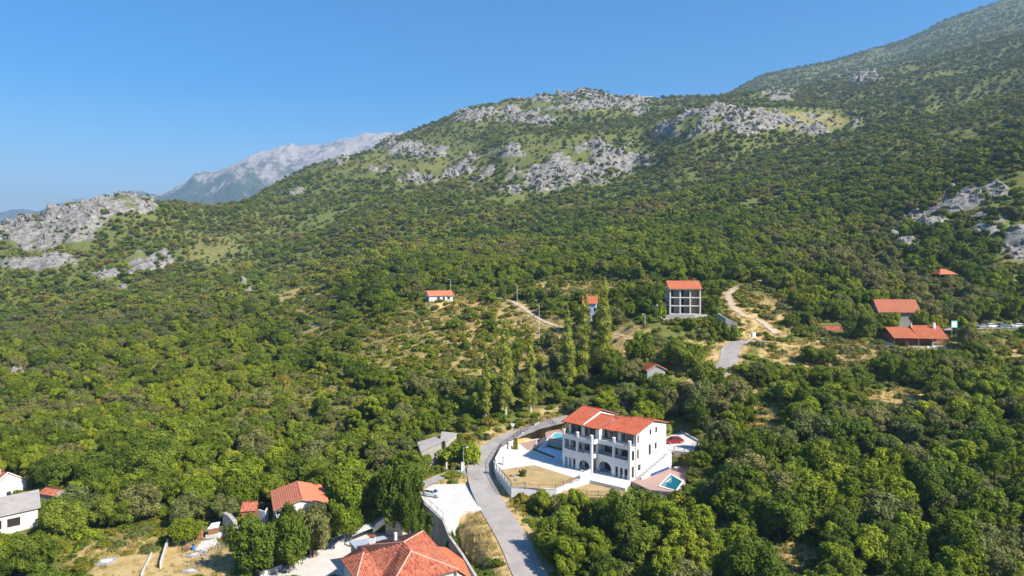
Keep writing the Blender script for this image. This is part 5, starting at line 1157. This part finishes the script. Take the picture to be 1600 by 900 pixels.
# the largest in view stand as single trees and bushes; the rest is the wood behind them
inview = (AP[:, 7] > -20) & (AP[:, 7] < 1620) & (HY+FP*(HC-AP[:, 2]-AP[:, 6])/AP[:, 1] < 892)
size_on = AP[:, 6]/AP[:, 1]
istree = AP[:, 3] < 8
single = np.zeros(len(AP), bool)
for sel, nmax in ((istree & inview, 270), (~istree & (AP[:, 3] < 13) & inview, 170)):
    c_ = np.nonzero(sel)[0]; c_ = c_[np.argsort(-size_on[c_])][:nmax]; single[c_] = True
rest = AP[~single]; nR = len(rest)
rot = np.zeros((nR, 3)); rot[:, 2] = rngF.uniform(0, 6.28, nR); rot[:, :2] = rngF.normal(size=(nR, 2))*.06
instances('forest', rest[:, :3]-np.array([0, 0, .15]), rot, np.stack([rest[:, 4], rest[:, 4], rest[:, 5]], 1), rest[:, 3], pc,
          label='dense green woodland and scrub covering the hillsides', cat='forest')
print('forest', nR, 'single', single.sum(), round(time.time()-T0, 1))

crowns = {}; trunks = {}
def tree_parts(k_):
    if k_ not in crowns:
        tr, mt = kinds[k_]; crowns[k_] = crown_mesh('crown', tr[0], M[mt]); trunks[k_] = trunk_mesh('trunk', tr[1], M['bark'])
    return crowns[k_], trunks[k_]
LOOK = {0: 'dark green round-crowned', 1: 'dark green ragged-crowned', 2: 'dark green broad-crowned', 3: 'fresh green tall-crowned', 4: 'fresh green low-branched', 5: 'fresh green round-crowned', 6: 'grey-olive ragged-crowned', 7: 'grey-olive broad-crowned',
        8: 'fresh green', 9: 'yellow-green spreading', 10: 'yellow-green upright', 11: 'grey-olive spreading', 12: 'dark green'}
MARKS = [(PZ(1050,754,0).xy, 'the dark blue swimming pool'), (P(1490,780,136).xy, 'the bare leafless tree'), (PZ(1053,690,3).xy, 'the red car'), (P(1195,655,170).xy, 'the dry clearing above the red car'), (P(1245,875,112).xy, 'the rusty-brown dry clearing in the wood'), (P(1405,622,186).xy, 'the dry clearing below the tavern'),
 (P(1437,540,226).xy, 'the tavern'), (P(1021,582,200).xy, 'the small hut'), (P(860,765,141).xy, 'the walled villa lawn'), (P(830,850,124).xy, 'the lower stretch of road'), (P(740,690,175).xy, 'the road bend'), (P(617,800,139).xy, 'the tallest dark tree'), (P(470,775,142).xy, 'the salmon-roofed house'), (P(390,800,138).xy, 'the brick shed'),
 (P(672,690,168).xy, 'the tilted grey shed'), (P(320,850,128).xy, 'the rubble yard'), (P(165,878,125).xy, 'the round pale slab'), (P(10,760,158).xy, 'the white house with chimney'), (P(40,800,140).xy, 'the long grey-roofed shed'), (P(104,735,165).xy, 'the bleached dead tree'), (P(940,620,186).xy, 'the villa roofs'), (P(790,620,188).xy, 'the poplars'), (P(1320,560,205).xy, 'the dry field'), (P(965,800,132).xy, 'the lower lawn fence')]
def where(x, y, k_, h_):
    q = Vector((x, y)); m_ = min(MARKS, key=lambda m_: (m_[0]-q).length)
    return m_[1]
def plant(name, k_, x, y, z, sw, sh, rz, label, cat, group):
    e = empty(name, (x, y, z), rz, label, cat, group); e.scale = (sw, sw, sh)
    c_, t_ = tree_parts(k_); ob('crown', c_, e); ob('trunk' if k_ < 8 else 'stem', t_, e); return e
for a in AP[single]:
    k_ = int(a[3]); wh_ = where(a[0], a[1], k_, a[6]); kindn = 'tree' if k_ < 8 else 'bush'
    sz = ('tall ' if a[6] > 7.2 else ('low ' if a[6] < 4.8 else '')) if k_ < 8 else ('big ' if a[6] > 2.4 else ('small ' if a[6] < 1.7 else ''))
    plant('broadleaf_tree' if k_ < 8 else 'bush', k_, a[0], a[1], a[2]-.1, a[4], a[5], rngF.uniform(0, 6.28), sz+LOOK[k_]+' '+kindn+' growing near '+wh_, kindn, ('trees near ' if k_ < 8 else 'bushes near ')+wh_)
# trees that can be told apart
def special(name, k_, px, D, top, wpx, label, cat='tree'):
    x = (px-800)*D/FP; z = hz(x, D); h_ = zy(top, D)-z; sw = wpx*D/FP/2/KR[k_]/1.08
    return plant(name, k_, x, D, z-.1, sw, h_/KH[k_], px*.1, label, cat, None)
special('broadleaf_tree', 1, 617, 139, 703, 84, 'tallest dark tree beside the parked white car')
special('broadleaf_tree', 0, 640, 136, 745, 40, 'dark tree leaning over the parking slab edge')
special('broadleaf_tree', 3, 548, 133, 742, 70, 'fresh green tree between the salmon roof and the tallest dark tree')
special('broadleaf_tree', 6, 486, 128, 782, 70, 'grey-olive tree in front of the salmon roof')
special('broadleaf_tree', 0, 400, 121, 806, 84, 'dark green tree standing between the brick shed and the pale yard')
special('broadleaf_tree', 2, 452, 122, 800, 76, 'broad dark tree overhanging the pale courtyard')
special('broadleaf_tree', 5, 286, 133, 806, 56, 'bright round fig tree at the edge of the rubble yard')
special('broadleaf_tree', 1, 660, 128, 790, 40, 'small dark tree above the stone retaining wall')
special('broadleaf_tree', 4, 452, 132, 780, 50, 'fresh green low tree in front of the salmon roof gable')
special('bush', 8, 712, 156, 738, 44, 'low rounded bush between lane and parking slab', 'bush')
special('bush', 8, 712, 166, 690, 62, 'spreading green bush beside the grey shed roof', 'bush')
special('bush', 8, 735, 163, 683, 40, 'green bush at the foot of the street lamp', 'bush')
special('bush', 12, 706, 126, 822, 22, 'dark bush on the yellow grass bank', 'bush')
special('bush', 9, 1095, 238, 492, 56, 'wide green bush on the terrace below the unfinished house', 'bush')
special('bush', 8, 1032, 236, 462, 22, 'ivy bush against the unfinished house', 'bush')
special('bush', 8, 1127, 232, 496, 26, 'green bush against the dark wall below the sandy track', 'bush')
special('bush', 12, 1146, 231, 503, 24, 'dark bush at the low end of the wall below the sandy track', 'bush')
special('broadleaf_tree', 3, 1388, 241, 487, 34, 'fresh green tree before the low end of the long salmon-roofed house')
special('broadleaf_tree', 0, 1438, 243, 484, 30, 'dark round tree at the tavern side of the long salmon-roofed house')
special('broadleaf_tree', 7, 1510, 222, 508, 30, 'broad grey-olive tree beside the tavern chimney end')
special('broadleaf_tree', 2, 1345, 236, 486, 60, 'broad dark tree between the rusty shed and the long house')
special('olive_tree', 6, 817, 150.5, 732, 15, 'small grey olive tree on the villa lawn')
special('bush', 9, 806, 172, 684, 10, 'clipped green shrub by the villa garden wall', 'bush')
for px, D, top, wp_, k_, lb in ((1003,206,518,54,0,'round dark tree beside the poplar row and the dirt track'), (1064,205,530,80,2,'broad dark tree between the small hut and the asphalt bend'), (1100,190,562,66,0,'dark round tree just below the asphalt bend'), (1050,190,592,44,4,'fresh green tree right below the small hut'),
        (985,187,600,56,7,'grey-olive tree below the tallest poplar'), (1020,181,612,60,4,'fresh green low tree above the villa roof ridge'), (950,186,612,52,5,'fresh green round tree above the stepped villa roofs'), (1088,178,594,72,7,'broad grey-olive tree above the red car'), (1130,183,588,60,2,'broad dark tree on the slope beside the dry clearing'), (905,188,622,44,7,'grey-olive tree at the far end of the villa road'),
        (912,238,474,20,5,'small green tree in front of the pale blue house'), (934,238,482,20,0,'small dark tree beside the pale blue house')):
    special('broadleaf_tree', k_, px, D, top, wp_, lb)
for px, top, D, s, sk, lb in ((759,537,186,1,.55,'thin young poplar with a bare pale stem'), (790,497,188,2,.95,'poplar with a pale trunk, standing apart beside the thin young one'), (829,516,190,3,.75,'slender poplar between the pale-trunked one and the tall row'),
        (887,476,203,4,.95,'lowest poplar of the tall row by the dirt track'), (915,456,208,5,1.15,'middle poplar of the tall row, before the pale blue house'), (945,431,206,6,1.1,'tallest poplar, at the end of the row')):
    x = (px-800)*D/FP; z = hz(x, D); h_ = zy(top, D)-z; cr, tk = poplar(100+s, h_, 2.1, sk)
    e = empty('poplar_tree', (x, D, z-.1), 0, lb, 'tree', 'tall poplars by the dirt track')
    ob('crown', crown_mesh('crown', cr, M['leaf_poplar']), e); ob('trunk', trunk_mesh('trunk', tk, M['pale_bark']), e)
def dead_tree(px, D, top, label, seed, spread=1.):
    x = (px-800)*D/FP; z = hz(x, D); h_ = zy(top, D)-z; rnd = random.Random(seed); b_ = MB()
    b_.tube((0, 0, -.5), (0, 0, h_*.5), .16, .11)
    tw = MB()
    for i in range(16):
        a_ = rnd.uniform(0, 6.28); q = Vector((math.cos(a_)*spread*rnd.uniform(.5, 1.6), math.sin(a_)*spread*rnd.uniform(.5, 1.6), h_*rnd.uniform(.75, 1))); s_ = Vector((0, 0, h_*rnd.uniform(.3, .5)))
        tw.tube(s_, q, .07, .02, 5)
        for j in range(3): m_ = s_.lerp(q, rnd.uniform(.4, .8)); tw.tube(m_, m_+Vector((rnd.uniform(-.6, .6), rnd.uniform(-.6, .6), rnd.uniform(.3, .9))), .035, .012, 4)
    e = empty('dead_tree', (x, D, z), 0, label, 'tree'); b_.build('trunk', M['pale_bark'], e); tw.build('branches', M['pale_bark'], e)
dead_tree(104, 165, 716, 'bleached bare dead tree standing in a gap of the wood', 4, .8)
dead_tree(1490, 136, 762, 'bare leafless tree among the dark wood beyond the pool', 6, 1.6)

# dry grass and weeds on the open ground
def tuft(seed, n=26, h=.55, r=.4):
    rng = np.random.default_rng(seed); a_ = rng.uniform(0, 6.28, n); q = np.sqrt(rng.random(n))*r; b0 = np.stack([np.cos(a_)*q, np.sin(a_)*q, np.zeros(n)], 1)
    d = rng.normal(size=(n, 3))*.28+np.array([0, 0, 1]); tip = b0+d*h*rng.uniform(.5, 1.2, (n, 1)); s_ = unit(np.cross(d, rng.normal(size=(n, 3))))*.035
    v = np.stack([b0-s_, b0+s_, tip+s_*.3, tip-s_*.3], 1).reshape(-1, 3); return v, np.arange(4*n).reshape(-1, 4), np.repeat(rng.random(n), 4)
gc = bpy.data.collections.new('grass_source')
for i, (s_, mt) in enumerate(((1, 'straw'), (2, 'straw'), (3, 'leaf_yellow'), (4, 'straw'))):
    gc.objects.link(bpy.data.objects.new('source_%02d' % i, crown_mesh('grass', tuft(s_), M[mt])))
p = np.concatenate([scatter(92, 190, .75, 40), scatter(190, 330, 1.3, 40)]); x, y = p[:, 0], p[:, 1]
z = height(x, y); dr = zone(x, y, z, DRYZ); dd = np.full(len(x), 1e9)
for ln, hw_, _ in ROADS:
    for i in range(0, len(ln)-1, 2):
        j_ = min(i+2, len(ln)-1); dd = np.minimum(dd, segdist(x, y, ln[i][0], ln[i][1], ln[j_][0], ln[j_][1])[0]-hw_)
dr = np.maximum(dr, np.clip(1-dd/3.5, 0, 1)*.8)
kp = (rngF.random(len(x)) < dr*.6) & (dd > .15)
for pl in (PLAT, UPPER, DECK, REAR, PARK, YARD): kp &= ~inpoly(x, y, pl)
kp &= ~(inpoly(x, y, YARD2) & (rngF.random(len(x)) < .8))
x, y, z = x[kp], y[kp], z[kp]; n = len(x); rot = np.zeros((n, 3)); rot[:, 2] = rngF.uniform(0, 6.28, n); s_ = rngF.uniform(.5, 1.5, n)*np.where(y > 190, 1.5, 1)
instances('grass', np.stack([x, y, z-.02], 1), rot, np.stack([s_*1.3, s_*1.3, s_*rngF.uniform(.5, 1.1, n)], 1), rngF.integers(0, 4, n), gc, label='dry yellow grass on banks and clearings', cat='grass')
print('grass', n, round(time.time()-T0, 1))

# ------------------------------------------------------------------ limestone crags
def crag(seed, flat=1.):
    rng = np.random.default_rng(seed); bm = bmesh.new(); bmesh.ops.create_icosphere(bm, subdivisions=4, radius=1)
    v = np.array([q.co[:] for q in bm.verts]); d = unit(v); rr = np.full(len(v), 1.15)
    for i in range(34):
        n_ = unit(rng.normal(size=3)*np.array([1, 1, .8])+np.array([0, 0, .1])); k_ = rng.uniform(.48, .92); dn = d@n_
        rr = np.where(dn > .05, np.minimum(rr, k_/np.maximum(dn, .05)), rr)
    v = d*rr[:, None]; q = v*2.2
    fis = ridged(q[:, 0]*1.3+q[:, 2]*.15, q[:, 1]*1.3-q[:, 2]*.1, seed+5, 4); v *= (1-.34*np.clip(fis-.55, 0, 1)/.45)[:, None]
    v *= (1+.16*fbm(q[:, 0]+q[:, 2]*.7, q[:, 1]+q[:, 2]*.5, seed, 4)+.06*fbm(q[:, 0]*4, q[:, 2]*4+q[:, 1]*2, seed+2, 3))[:, None]
    v *= np.array([1.25, 1, flat]); f = np.array([[w_.index for w_ in p_.verts] for p_ in bm.faces]); bm.free()
    return mesh_np('crag', v, f, M['rock'])
rc = bpy.data.collections.new('crag_source'); crag_me = [crag(s, fl) for s, fl in ((1, .7), (2, .9), (3, 1.2), (4, .6), (5, 1.5), (6, .8))]
for i, m_ in enumerate(crag_me): rc.objects.link(bpy.data.objects.new('source_%02d' % i, m_))
pts = []
for d0, d1, cell, s0, s1 in ((200, 480, 1.9, .6, 3.8), (480, 900, 3.6, 1.2, 5.2), (780, 1080, 4.4, 1.6, 7.0), (1080, 2000, 7.0, 2.4, 8.5)):
    p = scatter(d0, d1, cell, 20); x, y = p[:, 0], p[:, 1]; z, rk = surf(x, y); u = rngF.random(len(x))
    kp = (rk > .45) & (u < (rk-.38)*.95); n = kp.sum(); s_ = s0+(s1-s0)*rngF.random(n)**2.6
    pts.append(np.stack([x[kp], y[kp], z[kp]-s_*.42, s_], 1))
pts = np.concatenate(pts); n = len(pts); rot = np.stack([rngF.normal(size=n)*.35, rngF.normal(size=n)*.35, rngF.uniform(0, 6.28, n)], 1)
sv_ = pts[:, 3:4]*rngF.uniform(.7, 1.3, (n, 3)); sv_[:, 2] *= np.where(pts[:, 1] > 700, 1.15, 1)
instances('rocky_outcrops', pts[:, :3], rot, sv_, rngF.integers(0, 6, n), rc, label='pale limestone crags breaking through the scrub', cat='rocks')
rb_ = [(px_, py_) for px_, py_ in zip(rngF.normal(318, 20, 420), rngF.normal(855, 18, 420)) if 285 < px_ < 362 and 828 < py_ < 900]
rb_ = np.array([PZ(a_, b_, -7.45)[:] for a_, b_ in rb_]); n = len(rb_); s_ = .08+.32*rngF.random(n)**2.2
instances('rubble', rb_, rngF.uniform(0, 6.28, (n, 3)), np.repeat(s_[:, None], 3, 1), rngF.integers(0, 6, n), rc, label='pale broken stones strewn over the rubble yard', cat='rubble')
for px, py, s_, lb in ((388,452,3.4,'lone white boulder on the green slope below the saddle'), (192,449,3.6,'pale flat rock in the scrub below the rocky knoll'), (15,592,1.6,'pale rock in the scrub beside the picture-wide woodland')):
    g_ = G(px, py, 150); e = ob('boulder', crag_me[3], loc=(g_.x, g_.y, g_.z+s_*.4), label=lb if px != 15 else 'small pale rock on the wooded lower slope', cat='rock'); e.scale = (s_, s_, s_); e.rotation_euler = (.2, .1, px)
print('rocks', n, round(time.time()-T0, 1))
for px, py, s_, lb in ((801,744,.8,'pale rock beside the small olive tree on the lawn'), (820,755,.4,'small pale stone by itself on the walled lawn'), (806,750,.55,'grey rock between the pale rock and the lawn fence')):
    g_ = PZ(px, py, .1); e = ob('rock', crag_me[0], loc=g_, label=lb, cat='rock'); e.scale = (s_, s_, s_); e.rotation_euler = (.2, .1, px)
# ------------------------------------------------------------------ haze
m, t, b = newmat('haze_air'); t.nodes.remove(b); pv = t.nodes.new('ShaderNodeVolumePrincipled')
pv.inputs['Color'].default_value = (.50, .72, 1, 1); pv.inputs['Density'].default_value = 1.2e-4; pv.inputs['Anisotropy'].default_value = .1
t.links.new(pv.outputs[0], t.nodes['Material Output'].inputs['Volume'])
ob('haze', MB().box((-15000, -500, -63), (15000, 15000, 1300)).me('haze', m), kind='stuff', label='thin blue summer haze filling the whole valley', cat='haze')
print('script', round(time.time()-T0, 1))
